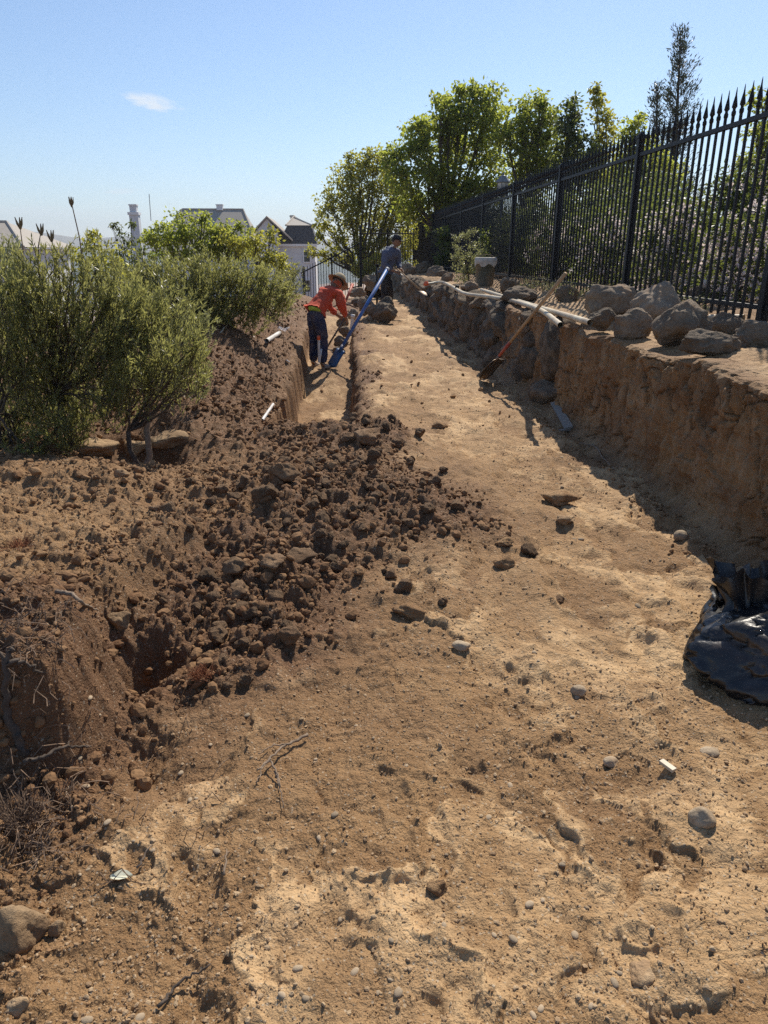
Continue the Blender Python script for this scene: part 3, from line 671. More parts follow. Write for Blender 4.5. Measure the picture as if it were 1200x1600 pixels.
# ------------------------------------------------------------------ boulders on top of the bank, from the photograph's boxes
def bankz(x, y): return 1.03 + .03 * max(0, x - 2.6)
BOUL = [  # x0, x1, y0, y1, tan?, depth factor, label
 (918, 996, 451, 512, 1, .9, 'big humped tan boulder at the far end of the boulder row on the bank'),
 (921, 965, 484, 516, 0, .8, 'small dark boulder in front of the big humped tan boulder'),
 (965, 1022, 486, 531, 0, .85, 'rounded grey boulder between the humped boulder and the tall notched boulder'),
 (992, 1076, 448, 522, 1, .8, 'tall notched tan boulder, highest of the row on the bank'),
 (1030, 1116, 476, 546, 0, .8, 'pitted dark grey boulder leaning before the tall notched boulder'),
 (1075, 1160, 519, 561, 0, .8, 'low wide grey boulder with a sunlit top nearest the bank edge'),
 (1072, 1137, 449, 497, 0, .7, 'dark boulder at the back with a white cup on it'),
 (1114, 1165, 491, 534, 0, .8, 'squarish grey boulder under the end of the tan pipe'),
 (1152, 1222, 505, 557, 0, .8, 'large grey boulder cut off by the edge of the photo'),
 (1122, 1146, 446, 486, 0, .8, 'narrow dark boulder standing against the fence'),
 (782, 816, 436, 461, 0, .8, 'upright dark rock among the weeds by the fence foot'),
 (786, 842, 450, 476, 0, .9, 'long flat topped dark rock behind the two tan pipes'),
 (721, 748, 441, 456, 1, .8, 'low tan rock beside the bucket on the bank'),
 (870, 905, 448, 478, 0, .8, 'dark rock half hidden in dry weeds below the fence'),
 (628, 652, 414, 434, 0, .8, 'nearest rock of the rubble pile at the far end of the iron fence'),
 (650, 672, 411, 432, 1, .8, 'brown rock in the middle of the rubble pile at the far fence'),
 (668, 698, 418, 439, 0, .8, 'dark rock of the rubble pile closest to the crossed sticks'),
 (690, 708, 428, 445, 1, .8, 'small tan rock under the crossed sticks'),
]
ROCKS = {}
for i, (x0, x1, y0, y1, tan, dp, lab) in enumerate(BOUL):
    p = atz((x0 + x1) / 2, y1 - (y1 - y0) * .12, .99); w = (x1 - x0) * mpp(p.y, 1.1); h_ = (y1 - y0) * mpp(p.y, 1.1)
    V_, F_ = rock_np(4100 + i * 3, 5, 9, .18, (1, 1, 1), (.64, .96), .03)
    V_ = V_ - (V_.max(0) + V_.min(0)) / 2; V_ = V_ / np.abs(V_).max(0) * np.array([w / 2 * 1.1, w * dp / 2, h_ / 2 * 1.14])
    o = link('boulder', np_mesh('boulder', V_, F_), M['bouldertan' if tan else 'boulder']); o.location = (p.x, p.y + w * dp * .30, .985 + h_ * .42); o.rotation_euler = (0, 0, -.1 + .25 * math.sin(i * 2.1))
    tag(o, lab, 'boulder', 'boulders set along the top of the bank'); ROCKS[i] = o
# boulders on the path near the workers, and the stones stacked in the trench
BO2 = [
 (619, 664, 462, 503, 16.1, 'dark rounded boulder at the front of the small pile on the path'),  # placed by box below
]
for j, (x0, x1, y0, y1, Y, tan, lab) in enumerate([
 (582, 622, 473, 506, 15.9, 0, 'round grey boulder at the front of the pile on the path'),
 (590, 617, 463, 492, 16.5, 0, 'dark boulder on top behind the round one in the path pile'),
 (558, 584, 462, 494, 16.6, 1, 'brown boulder behind the blue shovel handle'),
 (573, 596, 474, 500, 16.2, 0, 'small dark boulder squeezed in the middle of the path pile'),
 (525, 545, 493, 514, 14.2, 0, 'grey stone on top of the stack in the trench beside the worker'),
 (527, 549, 509, 527, 14.0, 0, 'grey stone second from the top of the stack in the trench'),
 (521, 545, 524, 545, 13.8, 0, 'grey stone second from the bottom of the stack in the trench'),
 (517, 541, 541, 563, 13.5, 0, 'lowest grey stone of the stack behind the blue blade'),
 (540, 560, 482, 500, 15.0, 1, 'flat pale stone above the white standpipe'),
 (566, 592, 430, 455, 23.0, 1, 'tan boulder at the foot of the far iron fence'),
 (545, 572, 449, 466, 21.0, 1, 'flat tan slab on the rubble beyond the red handled tool'),
 (548, 575, 464, 480, 18.5, 1, 'flat tan slab just beyond the stone stack'),
]):
    p = atY((x0 + x1) / 2, (y0 + y1) / 2, Y); w = (x1 - x0) * mpp(Y, .4); h_ = (y1 - y0) * mpp(Y, .4)
    V_, F_ = rock_np(4500 + j * 3, 5, 9, .18, (1, 1, 1), (.58, .95), .02)
    V_ = V_ - (V_.max(0) + V_.min(0)) / 2; V_ = V_ / np.abs(V_).max(0) * np.array([w / 2, w * .42, h_ / 2])
    o = link('boulder', np_mesh('boulder', V_, F_), M['bouldertan' if tan else 'boulder']); o.location = p
    tag(o, lab, 'boulder')

# ------------------------------------------------------------------ rubble stone facing of the bank beyond the clay cut
rw = thing('rubble_wall', 'rough dark rubble stone facing the far half of the bank beside the path', 'stone wall', (2.3, 7.8, 0))
r2 = random.Random(31); y = 7.55; k = 0
wall_meshes = []
for i in range(9):
    V_, F_ = rock_np(5200 + i, 4, 10, .20, (1, 1, 1), (.5, .95), .015); me = np_mesh('stone', V_, F_); me.materials.append(M['boulder']); wall_meshes.append(me)
def wstone(y, z, w, h, dpt=.24, mi=None):
    global k
    o = bpy.data.objects.new('stone', wall_meshes[k % 9 if mi is None else mi]); COL.objects.link(o); o.parent = rw
    x = 2.53 + float(bank_x(y)) + (.08 if 8.3 < y < 10.4 else 0) + .06 * (z - .3) - .05 * (r2.random() - .5)
    o.location = Vector((x, y, z + float(path_z(y)) * (1 - z))) - rw.location; o.scale = (dpt, w / 2 * 1.12, h / 2 * 1.12); o.rotation_euler = (r2.uniform(-.25, .25), r2.uniform(-.15, .15), r2.uniform(-.2, .2)); k += 1
wstone(8.05, .62, .72, .72, .30, 0); wstone(8.0, .17, .8, .36, .26, 1)
z_rows = [(.12, .40), (.40, .42), (.66, .38), (.86, .24)]
for ri, (zc_, hh) in enumerate(z_rows):
    y = 8.5 + .2 * ri
    while y < 27:
        w = r2.uniform(.25, .7) * (1 if y < 14 else 1.25); wstone(y + w / 2, zc_ + r2.uniform(-.05, .05), w, hh * r2.uniform(.85, 1.25), r2.uniform(.16, .27)); y += w * .86
# stones embedded in the clay cut, roots that hang from its lip, crumbs at its foot
re_ = np.random.default_rng(61); VV = []; FF = []; TT = []; off = 0
fi = np.where((BZ > .06) & (BZ < .93) & (BY > 3.2) & (BY < 8.2) & (BX < 2.46))
pick = re_.choice(len(fi[0]), 420, False)
for q_ in pick:
    a_, b_ = fi[0][q_], fi[1][q_]; s_ = .005 + .022 * re_.random() ** 3; bv, bf = rock_np(int(re_.integers(0, 40)) + 7000, 1, 6, .12, (1, .8, .7), (.6, .95))
    VV.append(bv * s_ + np.array([BX2[a_, b_] + .2 * s_, BY[a_, b_], BZ2[a_, b_]])); FF.append(bf + off); off += len(bv); TT.append(np.full(len(bv), re_.random()))
stuff(link('embedded_stones', np_mesh('embedded_stones', np.concatenate(VV), np.concatenate(FF), {'tone': np.concatenate(TT)}, False), M['crumb']), 'small stones stuck in the face of the clay cut', 'stones')
hb = MB(); fi = np.where((BZ > .80) & (BZ < .95) & (BY > 3.2) & (BY < 9) & (BX < 2.46))
for q_ in re_.choice(len(fi[0]), 170, False):
    a_, b_ = fi[0][q_], fi[1][q_]; p0 = Vector((BX2[a_, b_], BY[a_, b_], BZ2[a_, b_])); L = .04 + .16 * re_.random() ** 2; s_ = re_.normal(size=3) * .3
    hb.tube([p0 + Vector((.01, 0, 0)), p0 + Vector((-.018, s_[0] * L * .4, -L * .3)), p0 + Vector((-.022 + .01 * s_[2], s_[0] * L, -L * .7)), p0 + Vector((-.012, s_[0] * L + s_[1] * L * .5, -L))], [.0022, .0018, .0014, .0006], 3, False)
stuff(hb.build('hanging_roots', M['root']), 'thin roots hanging from the lip of the clay cut', 'dry roots')
scatter('bank_foot_crumbs', 1500, (1.9, 2.36), (3.0, 12), (.008, .05), lambda x, y, f, q: np.clip((x - 1.95) * 2.2, .05, 1), M['crumb'], 1, 6, 27, 'crumbs of clay fallen along the foot of the cut bank', 'soil crumbs', tone=(.2, .9))
# ------------------------------------------------------------------ iron fence along the top of the bank
FX = 3.73
fence = thing('iron_fence', 'tall black iron picket fence with spear tips running along the top of the bank', 'fence', (FX, 5.0, 1.08))
pk = MB().box((0, 0, .875), (.022, .022, 1.75)).mesh('picket'); pk.materials.append(M['iron'])
fin = MB().lathe((0, 0, 0), [(.016, 0), (.021, .01), (.021, .035), (.014, .045), (.014, .06), (.026, .075), (.018, .12), (.008, .17), (.005, .21), (.002, .235)], 8).mesh('finial', True); fin.materials.append(M['iron'])
y = 4.6
while y < 35.2:
    o = bpy.data.objects.new('picket', pk); COL.objects.link(o); o.parent = fence; o.location = (0, y - 5.0, .03)
    f = bpy.data.objects.new('finial', fin); COL.objects.link(f); f.parent = o; f.location = (0, 0, 1.75)
    y += .137
pm = MB().box((0, 0, .94), (.075, .075, 1.88)).mesh('post'); pm.materials.append(M['iron'])
cap = MB().box((0, 0, .02), (.095, .095, .04)); cap.box((0, 0, .055), (.08, .08, .04), taper=.2); cap = cap.mesh('post_cap'); cap.materials.append(M['iron'])
for i in range(10):
    o = bpy.data.objects.new('post', pm); COL.objects.link(o); o.parent = fence; o.location = (0, 6.18 - 5 + 3.15 * i + .0003, 0)
    c = bpy.data.objects.new('post_cap', cap); COL.objects.link(c); c.parent = o; c.location = (0, 0, 1.88)
for z in (1.70, .14):
    MB().box((FX, 19.9, 1.08 + z), (.042, 30.6, .040)).build('rail', M['iron'], fence)

# fence that crosses behind the workers and steps down the slope
cf = thing('iron_fence', 'black iron fence crossing behind the two workers and sloping down towards the white house', 'fence', atY(563, 470, 30.5))
def cross(pa, pb, top0, top1, base0, base1, n, rail=True):
    for i in range(n):
        t = (i + .5) / n; px = pa + (pb - pa) * t; Y = 30.5
        a = atY(px, top0 + (top1 - top0) * t, Y); b = atY(px, base0 + (base1 - base0) * t, Y)
        MB().box(((a.x), Y, (a.z + b.z) / 2), (.024, .024, a.z - b.z + .16)).build('picket', M['iron'], cf)
    for d0, d1 in ((top0 + 3, top1 + 3), (base0 - 5, base1 - 5)):
        a = atY(pa, d0, 30.46); b = atY(pb, d1, 30.46)
        MB().tube([a, b], .026, 6).build('rail', M['iron'], cf)
cross(565, 648, 362, 362, 448, 440, 20)
cross(561, 470, 378, 424, 452, 475, 22)
for px, t_, b_ in ((563, 352, 478), (606, 356, 450), (474, 416, 470), (518, 396, 470)):
    a = atY(px, t_, 30.55); b = atY(px, b_, 30.55); MB().box((a.x, 30.55, (a.z + b.z) / 2), (.10 if px == 563 else .07, .08, a.z - b.z)).build('post', M['iron'], cf)

# ------------------------------------------------------------------ pipes, sticks, bucket, lamp, shovel on the bank
def pipe(pts, r, mat, nm, lab, cat, n=24, hollow=True):
    P = bez(pts, n); t = thing(nm, lab, cat, P[0])
    b = MB().tube(P, r, 12, cap=not hollow)
    if hollow: b.tube(P, r * .8, 12, cap=False)
    b.build('tube', mat, t, True); return t, P
zp = 1.10
pts = [atz(668, 444, 1.040), atz(690, 441, 1.080), atz(708, 449, 1.060), atz(727, 459, 1.020), atz(765, 464, 1.020), atz(800, 470, 1.020), atz(843, 484, 1.010), atz(876, 508, 1.000)]
t, P = pipe(pts, .030, M['tanpipe'], 'conduit_pipe', 'long bent tan pipe with a black strap, ending at the corner of the clay cut', 'pipe', 40)
MB().tube([P[13] + Vector((0, 0, -.06)), P[13] + Vector((0.02, -.01, .07))], .038, 8).build('strap', M['iron'], t)
MB().lathe(P[0] + Vector((-.03, 0, -.03)), [(.05, 0), (.06, .04), (.03, .09)], 10).build('red_tip', M['orange'], t)
pipe([atz(752, 453, 1.040), atz(785, 463, 1.020), atz(840, 480, 1.020), atz(884, 493, 1.030), atz(922, 504, 1.040)], .030, M['tanpipe'], 'conduit_pipe', 'straighter tan pipe lying further back, its end against the small dark boulder', 'pipe')
pipe([atz(1108, 497, 1.080), atz(1135, 497, 1.090), atz(1162, 497, 1.100)], .034, M['tanpipe'], 'conduit_pipe', 'short tan pipe poking out between boulders with its open end showing', 'pipe', 6)
def stick(pa, pb, r, lab, mat='twig', nm='stick', amp=.01, n=6):
    b = MB().tube(wob(pa, pb, n, amp, prng), [r * (1 - .4 * i / n) for i in range(n + 1)], 6); return tag(b.build(nm, M[mat], None, True), lab, 'stick')
stick(atz(682, 444, 1.0), atz(700, 428, 1.04) + Vector((0, 0, .12)), .03, 'thick broken branch crossing another near the far bend of the tan pipe')
stick(atz(690, 432, 1.06), atz(722, 443, 1.02), .025, 'weathered branch lying under the crossing one by the bucket')
stick(atY(626, 428, 17.6), atY(638, 437, 17.4), .02, 'short bare stick poking up from the bank near the standing worker', 'pvc')
# bucket
bp = atz(757, 447, 1.04); s = mpp(bp.y, 1.1)
bk = thing('bucket', 'grey green bucket with a white cloth over its rim, standing below the fence', 'bucket', bp)
M['bucket'] = plain('grey_bucket', (0.10, 0.115, 0.10), 0.6, 0.25, 8, dust=.5); M['cloth'] = plain('dirty_white_cloth', (0.55, 0.52, 0.46), 0.9, 0.2, 15, dust=.5)
MB().lathe(bp, [(12.5 * s, 0), (13.5 * s, .03), (15.5 * s, 38 * s), (16.6 * s, 38 * s), (16.6 * s, 41 * s), (15 * s, 41 * s), (14 * s, 30 * s)], 20).build('pail', M['bucket'], bk, True)
cb = MB(); r_ = random.Random(3)
for a in range(13):
    an = PI * .75 + a / 12 * PI * 1.15
    for j, (rr, zz) in enumerate([(11, 41.5), (15, 43), (17.3, 42), (17.6, 36), (17.2, 31 + 3 * math.sin(a * 1.7))]):
        cb.v.append(tuple(bp + Vector((math.cos(an) * (rr + .5 * math.sin(a * 2.2)) * s, math.sin(an) * rr * s, zz * s))))
for a in range(12):
    for j in range(4): cb.f.append((a * 5 + j, a * 5 + j + 1, a * 5 + 6 + j, a * 5 + 5 + j))
cb.build('cloth', M['cloth'], bk, True)
hb = MB().tube([bp + Vector((math.cos(u) * 16.8 * s, -.02, (38 + 9 * math.sin(u)) * s)) for u in np.linspace(0.0, PI, 12)], .004, 6); hb.build('handle', M['steel'], bk)
# white cup on the boulder at the back
g0 = ROCKS[6]; cz = g0.location.z + max(v.co.z for v in g0.data.vertices) - .012
tag(MB().lathe((g0.location.x - .07, g0.location.y - .05, cz - .03), [(.026, 0), (.03, .05), (.034, .09), (.03, .088), (.027, .05)], 14).build('paper_cup', M['pvc'], None, True), 'small white cup sitting on the dark back boulder by the fence', 'cup')
# lamp post behind the fence
lp = atY(785, 306, 21.0); lb = thing('lamp_post', 'garden lantern on a thin post beyond the iron fence, under the trees', 'lamp post', (lp.x, lp.y, 1.15))
M['glass'] = plain('frosted_glass', (0.62, 0.60, 0.55), 0.3, 0.05, 5, spec=.5); M['greypaint'] = plain('grey_paint', (0.20, 0.20, 0.20), 0.5)
MB().tube([(lp.x, lp.y, 1.1), (lp.x, lp.y, lp.z)], .045, 10).build('pole', M['greypaint'], lb, True)
MB().lathe(lp, [(.09, 0), (.12, .02), (.15, .32), (.13, .33)], 6).build('lantern_glass', M['glass'], lb)
MB().lathe(lp + Vector((0, 0, .33)), [(.21, 0), (.20, .03), (.08, .17), (.03, .19), (.025, .26)], 6).build('lantern_roof', M['greypaint'], lb)
for k_ in range(6):
    a = k_ * PI / 3; MB().tube([lp + Vector((.125 * math.cos(a), .125 * math.sin(a), .0)), lp + Vector((.158 * math.cos(a), .158 * math.sin(a), .33))], .008, 5).build('lantern_bar', M['greypaint'], lb)
# shovel leaning on the rubble
def frame_from(d, side):
    d = d.normalized(); x = (side - d * side.dot(d)).normalized(); return Matrix((x, d.cross(x) * -1, d)).transposed()
def blade(c, d, side, w, l, mat, parent, dish=.03, nm='blade', tip=.75, thick=.006):
    Mx = frame_from(d, side); V_ = []; F_ = []; nu, nv = 9, 10
    for lay in (0, 1):
        for j in range(nv):
            t = j / (nv - 1); ww = w / 2 * (1.0 if t < tip else math.cos((t - tip) / (1 - tip) * PI / 2 * .86)) * (.92 + .08 * t)
            for i in range(nu):
                u = -1 + 2 * i / (nu - 1); V_.append(c + Mx @ Vector((u * ww, dish * (u * u) + lay * thick - .02 * math.sin(t * PI), t * l)))
    N = nu * nv
    for lay in (0, 1):
        for j in range(nv - 1):
            for i in range(nu - 1):
                q = [lay * N + j * nu + i, lay * N + j * nu + i + 1, lay * N + (j + 1) * nu + i + 1, lay * N + (j + 1) * nu + i]; F_.append(q if lay else q[::-1])
    ring = [i for i in range(nu)] + [j * nu + nu - 1 for j in range(1, nv)] + [(nv - 1) * nu + i for i in range(nu - 2, -1, -1)] + [j * nu for j in range(nv - 2, 0, -1)]
    for a, b in zip(ring, ring[1:] + ring[:1]): F_.append((a, b, b + N, a + N))
    b_ = MB(); b_.v = [tuple(v) for v in V_]; b_.f = F_; return b_.build(nm, mat, parent, True)
a = atz(753, 590, .09); top_ = atY(884, 427, a.y - 1.25); d = (a - top_)
sh = thing('shovel', 'wooden handled shovel with a red collar leaning on the rubble wall', 'shovel', a)
L = d.length; dn = d.normalized()
MB().tube([top_, top_ + dn * (L * .40), top_ + dn * (L * .63)], [.021, .022, .020], 10).build('handle', M['ash'], sh, True)
MB().tube([top_ + dn * (L * .62), top_ + dn * (L * .72), top_ + dn * (L * .765)], [.022, .021, .02], 10).build('collar', M['redpaint'], sh, True)
MB().tube([top_ + dn * (L * .76), top_ + dn * (L * .84)], [.021, .017], 10).build('socket', M['steel'], sh, True)
blade(top_ + dn * (L * .79), dn, Vector((-.75, -.65, .2)), .24, L * .21, M['steel'], sh, .035)
# blue shovel standing in the trench
a = atz(515, 576, -.19); top_ = atY(606, 419, a.y + .9); d = a - top_; L = d.length; dn = d.normalized()
bs = thing('shovel', 'long blue shovel leaning across the trench edge, blade down', 'shovel', a)
MB().tube([top_ + dn * .03, top_ + dn * (L * .80)], [.031, .031], 12).build('handle', M['blue'], bs, True)
MB().tube([top_, top_ + dn * .035], .033, 12).build('end_cap', M['pvc'], bs, True)
MB().tube([top_ + dn * (L * .775), top_ + dn * (L * .84)], [.036, .026], 10).build('socket', M['blueblade'], bs, True)
blade(top_ + dn * (L * .81), dn, Vector((1, .1, .35)), .17, L * .17, M['blueblade'], bs, .02, tip=.9)
# standpipes and cut pieces of pipe
def bit(pa, pb, r, lab, nm='pvc_pipe', mat='pvc', cat='pipe', capm=None):
    t = thing(nm, lab, cat, pa); b = MB().tube([pa, pb], r, 12, cap=False).tube([pa, pb], r * .78, 12, cap=False); b.build('tube', M[mat], t, True)
    if capm: MB().tube([Vector(pb) - (Vector(pb) - Vector(pa)).normalized() * .001, Vector(pb) + (Vector(pb) - Vector(pa)).normalized() * .07], r * 1.25, 12).build('cap', M[capm], t, True)
    return t
Yw = 12.35
q = bit(atY(499, 566, Yw - .25), atY(498, 531, Yw - .25), .022, 'white standpipe with an orange cap standing in the trench by the bent worker', capm='orange')
MB().tube([atY(499, 566, Yw - .25), atY(502, 545, Yw - .2)], .018, 8).build('elbow', M['pvc'], q, True)
bit(atY(549, 514, 14.6), atY(551, 497, 14.6), .034, 'white capped standpipe at the trench edge behind the blue shovel', capm='pvc')
def on(px, py, lift=.02): return hit(px, py, lift)
q = bit(on(417, 538, .05), on(437, 525, .05), .034, 'white pipe offcut with torn clear plastic on the left spoil bank')
M['film'], nt_, b_ = newmat('clear_plastic_film', .15); b_.inputs['Base Color'].default_value = (.75, .72, .72, 1); b_.inputs['Alpha'].default_value = .45; b_.inputs['Specular IOR Level'].default_value = .6
c0 = on(440, 524, .06); fb = MB(); r_ = random.Random(8); nn_ = 7
for j in range(nn_):
    for i in range(nn_): fb.v.append(tuple(c0 + Vector(((i - 2.0) * .032, (j - 3) * .035, .02 + .05 * r_.random() + .02 * math.sin(i * 1.3)))))
for j in range(nn_ - 1):
    for i in range(nn_ - 1): fb.f.append((j * nn_ + i, j * nn_ + i + 1, (j + 1) * nn_ + i + 1, (j + 1) * nn_ + i))
fb.build('plastic_film', M['film'], q)
bit(on(410, 661, .03), on(427, 636, .03), .017, 'thin grey pipe offcut lying on the slope at the near end of the trench')
bit(on(447, 566, .03), on(452, 569, .03), .012, 'small white pipe elbow on the left trench edge')
stick(on(344, 523, .02), on(364, 502, .03), .012, 'thin pale stick lying high on the left spoil bank', 'tanpipe')
# plank and rubbish at the bank foot
a = atz(889, 669, .05); b = atY(866, 629, a.y + .9); d = b - a; Mx = frame_from(d, Vector((1, -.2, .3)))
tag(MB().box((a + b) / 2, (.085, .022, d.length), Mx).build('plank', M['greywood']), 'grey weathered board leaning at the shaded foot of the clay bank', 'board')
for i, (A, B) in enumerate([((872, 671), (893, 673)), ]):
    tag(MB().box((atz(882, 672, .03)), (.12, .05, .015), Matrix.Rotation(.3, 3, 'Z')).build('wood_chip', M['greywood']), 'small flat wood chip beside the lower end of the grey board', 'wood chip')

# ------------------------------------------------------------------ roots and twigs
def roots(nm, lab, cat, lines, mat='root', r=.008, amp=.012, lift=.015, n=7):
    b = MB()
    for i, ln in enumerate(lines):
        P = [on(px, py, lift + dz) for px, py, dz in ln]; P = bez(P, n * (len(P) - 1)); P = [p + Vector((prng.uniform(-1, 1), prng.uniform(-1, 1), prng.uniform(-.5, 1))) * amp * .35 for p in P]
        rr = r * (1 if i == 0 else .6); b.tube(P, [rr * (1 - .65 * k_ / len(P)) for k_ in range(len(P))], 6)
    return tag(b.build(nm, M[mat], None, True), lab, cat)
roots('twig', 'bare forked twig lying on the sunlit soil in the middle foreground', 'twig', [[(482, 1157, .01), (450, 1175, .015), (422, 1198, .02), (402, 1215, .01)], [(422, 1198, .02), (435, 1225, .01), (444, 1268, 0)], [(452, 1176, .02), (428, 1178, .02), (405, 1186, .005)], [(424, 1200, .02), (412, 1212, .02), (400, 1230, .0)], [(430, 1215, .01), (440, 1236, .0)]], 'twig', .006)
roots('root', 'dark bent root sticking out of the broken soil edge on the left', 'root', [[(40, 1213, .04), (75, 1207, .05), (105, 1196, .06), (146, 1184, .03)]], 'bark', .009)
roots('root', 'thick gnarled root stump standing up at the left edge', 'root', [[(38, 1180, -.02), (16, 1130, .03), (22, 1085, .10), (30, 1070, .12)], [(20, 1090, .08), (8, 1060, .10)], [(22, 1085, .1), (45, 1075, .08), (75, 1072, .03)], [(30, 1160, .02), (40, 1190, .0)]], 'bark', .016, .02)
roots('root', 'pale curved root lying on top of the left mound', 'root', [[(90, 935, .01), (115, 942, .02), (135, 958, .02), (155, 961, .01)]], 'twig', .010)
roots('root', 'tangle of thin pale roots in the shade at the foot of the clay bank', 'root', [[(905, 697, .01), (930, 706, .03), (940, 722, .03), (960, 738, .01)], [(925, 700, .02), (945, 715, .02), (962, 728, .0)], [(940, 722, .02), (955, 715, .03)], [(948, 728, .02), (965, 722, .02)]], 'twig', .010)
roots('twig', 'short straight twig upright in the foreground dirt', 'twig', [[(352, 1372, 0), (354, 1340, .01)]], 'twig', .004)
roots('twig', 'thin dark twig curling near the lower left', 'twig', [[(250, 1580, 0), (285, 1545, .01), (330, 1515, .0)]], 'bark', .005)
roots('twig', 'short thin twig pointing at the white leaf', 'twig', [[(217, 1365, .01), (240, 1330, .01)]], 'twig', .004)
# hair-like dry roots matted over the left edge
hr = MB(); rr_ = random.Random(17)
for i in range(420):
    if i < 260: px, py = rr_.gauss(55, 50), rr_.gauss(1150, 55)
    elif i < 340: px, py = rr_.gauss(30, 30), rr_.gauss(1275, 22)
    else: px, py = rr_.uniform(0, 350), rr_.uniform(880, 1350)
    p = atz(px, py, .1); p.z = gz(p.x, p.y); L = rr_.uniform(.03, .12); an = rr_.uniform(0, 6.28)
    q = [p + Vector((math.cos(an) * L * t + rr_.uniform(-1, 1) * .012, math.sin(an) * L * t + rr_.uniform(-1, 1) * .012, .005 + .05 * rr_.random() * math.sin(t * PI))) for t in (0, .33, .66, 1)]
    hr.tube(q, .0016, 3, False)
stuff(hr.build('dry_roots', M['root']), 'matted thin dry roots and grass at the left edge of the dug ground', 'dry roots')
def tuft(px, py, n, L, lab, col):
    p0 = on(px, py, 0); b = MB()
    for i in range(n):
        a = rr_.uniform(0, 6.28); e = rr_.uniform(.3, 1.3); q = p0 + Vector((rr_.gauss(0, 1), rr_.gauss(0, 1), 0)) * L * .35
        b.tube([q, q + Vector((math.cos(a) * math.cos(e), math.sin(a) * math.cos(e), math.sin(e))) * L * rr_.uniform(.5, 1)], [.0018, .0008], 3, False)
    return tag(b.build('dry_tuft', col), lab, 'dry plant')
M['rust'] = plain('rusty_moss', (0.24, 0.095, 0.045), 0.95, 0.3, 40)
tuft(315, 1058, 160, .06, 'small rust coloured tuft of dead moss in the dark loosened soil', M['rust'])
tuft(20, 1290, 420, .12, 'dense tangle of dry grey roots at the left edge below the stump', M['root'])
tuft(30, 855, 90, .08, 'rust tinted dry tuft on the flat left ground', M['rust'])
# pale dead leaf
b = MB(); c0 = on(190, 1372, .003)
for j in range(5):
    t = j / 4; w = .018 * math.sin(PI * (.08 + .88 * t))
    for u in (-1, 0, 1): b.v.append(tuple(c0 + Vector(((t - .5) * .062, u * w, .005 * abs(u) + .006 * math.sin(t * 3)))))
for j in range(4):
    for i in range(2): b.f.append((j * 3 + i, j * 3 + i + 1, j * 3 + 4 + i, j * 3 + 3 + i))
M['deadleaf'] = plain('bleached_leaf', (0.55, 0.54, 0.42), 0.8, 0.1, 30)
tag(b.build('dead_leaf', M['deadleaf']), 'bleached pale leaf lying among crumbs at the lower left', 'leaf')
a = on(1043, 1198, .004)
tag(MB().box(a, (.02, .055, .012), Matrix.Rotation(.45, 3, 'Z')).build('wood_chip', M['tanpipe']), 'pale splinter of wood on the path above the egg shaped stone', 'wood chip')
# ------------------------------------------------------------------ leaves
def leaf_cloud(P, D, L, Wd, rng, tone, droop=0.0, fold=.25):
    """one folded leaf (2 quads -> 4-point kite, 2 triangles) at each point P, pointing along D"""
    n = len(P); D = D + np.array([0, 0, -droop]); D /= np.linalg.norm(D, axis=1)[:, None] + 1e-9
    U = rng.normal(size=(n, 3)); Sd = np.cross(D, U); Sd /= np.linalg.norm(Sd, axis=1)[:, None] + 1e-9; Nn = np.cross(Sd, D)
    l = (L * rng.uniform(.65, 1.25, n))[:, None]; w = (Wd * rng.uniform(.7, 1.2, n))[:, None] / 2
    a = P; b = P + D * l * .45 + Sd * w + Nn * w * fold; c = P + D * l; d = P + D * l * .45 - Sd * w + Nn * w * fold
    V = np.stack([a, b, c, d], 1).reshape(-1, 3); k = np.arange(n)[:, None] * 4
    F = np.concatenate([k + np.array([[0, 1, 2]]), k + np.array([[0, 2, 3]])], 0)
    return V, F, np.repeat(tone, 4)
def limb(b, p0, p1, r0, r1, rng, n=5, sag=.1, sides=6):
    pts = []
    d = (Vector(p1) - Vector(p0)).length
    for i in range(n + 1):
        t = i / n; p = Vector(p0).lerp(Vector(p1), t); p.z += math.sin(t * PI) * sag * d * .3
        if 0 < i < n: p += Vector((rng.uniform(-1, 1), rng.uniform(-1, 1), rng.uniform(-1, 1))) * d * .035
        pts.append(p)
    b.tube(pts, [r0 + (r1 - r0) * i / n for i in range(n + 1)], sides, False); return pts

M['leaf_green'] = leaf_mat('green_leaf', (0.045, 0.070, 0.017), (0.15, 0.18, 0.042), (0.60, 0.66, 0.10), .55)
M['leaf_dark'] = leaf_mat('dark_leaf', (0.024, 0.040, 0.016), (0.07, 0.092, 0.03), (0.26, 0.31, 0.06), .42)
M['leaf_yellow'] = leaf_mat('yellow_green_leaf', (0.085, 0.10, 0.02), (0.21, 0.22, 0.045), (0.64, 0.62, 0.10), .53)
M['leaf_narrow'] = leaf_mat('narrow_leaf', (0.070, 0.082, 0.030), (0.195, 0.200, 0.076), (0.50, 0.49, 0.15), .46, .38, .6)
M['leaf_sage'] = leaf_mat('sage_leaf', (0.08, 0.094, 0.048), (0.20, 0.21, 0.11), (0.46, 0.47, 0.18), .42, .4, .55)
M['leaf_conifer'] = leaf_mat('conifer_spray', (0.022, 0.034, 0.02), (0.06, 0.075, 0.04), (0.09, 0.11, 0.045), .25)
M['petal'] = leaf_mat('pale_pink_petal', (0.70, 0.55, 0.53), (0.85, 0.80, 0.77), (0.85, 0.72, 0.68), .5)
M['bud'] = plain('brown_bud', (0.17, 0.125, 0.065), 0.8, 0.3, 40)

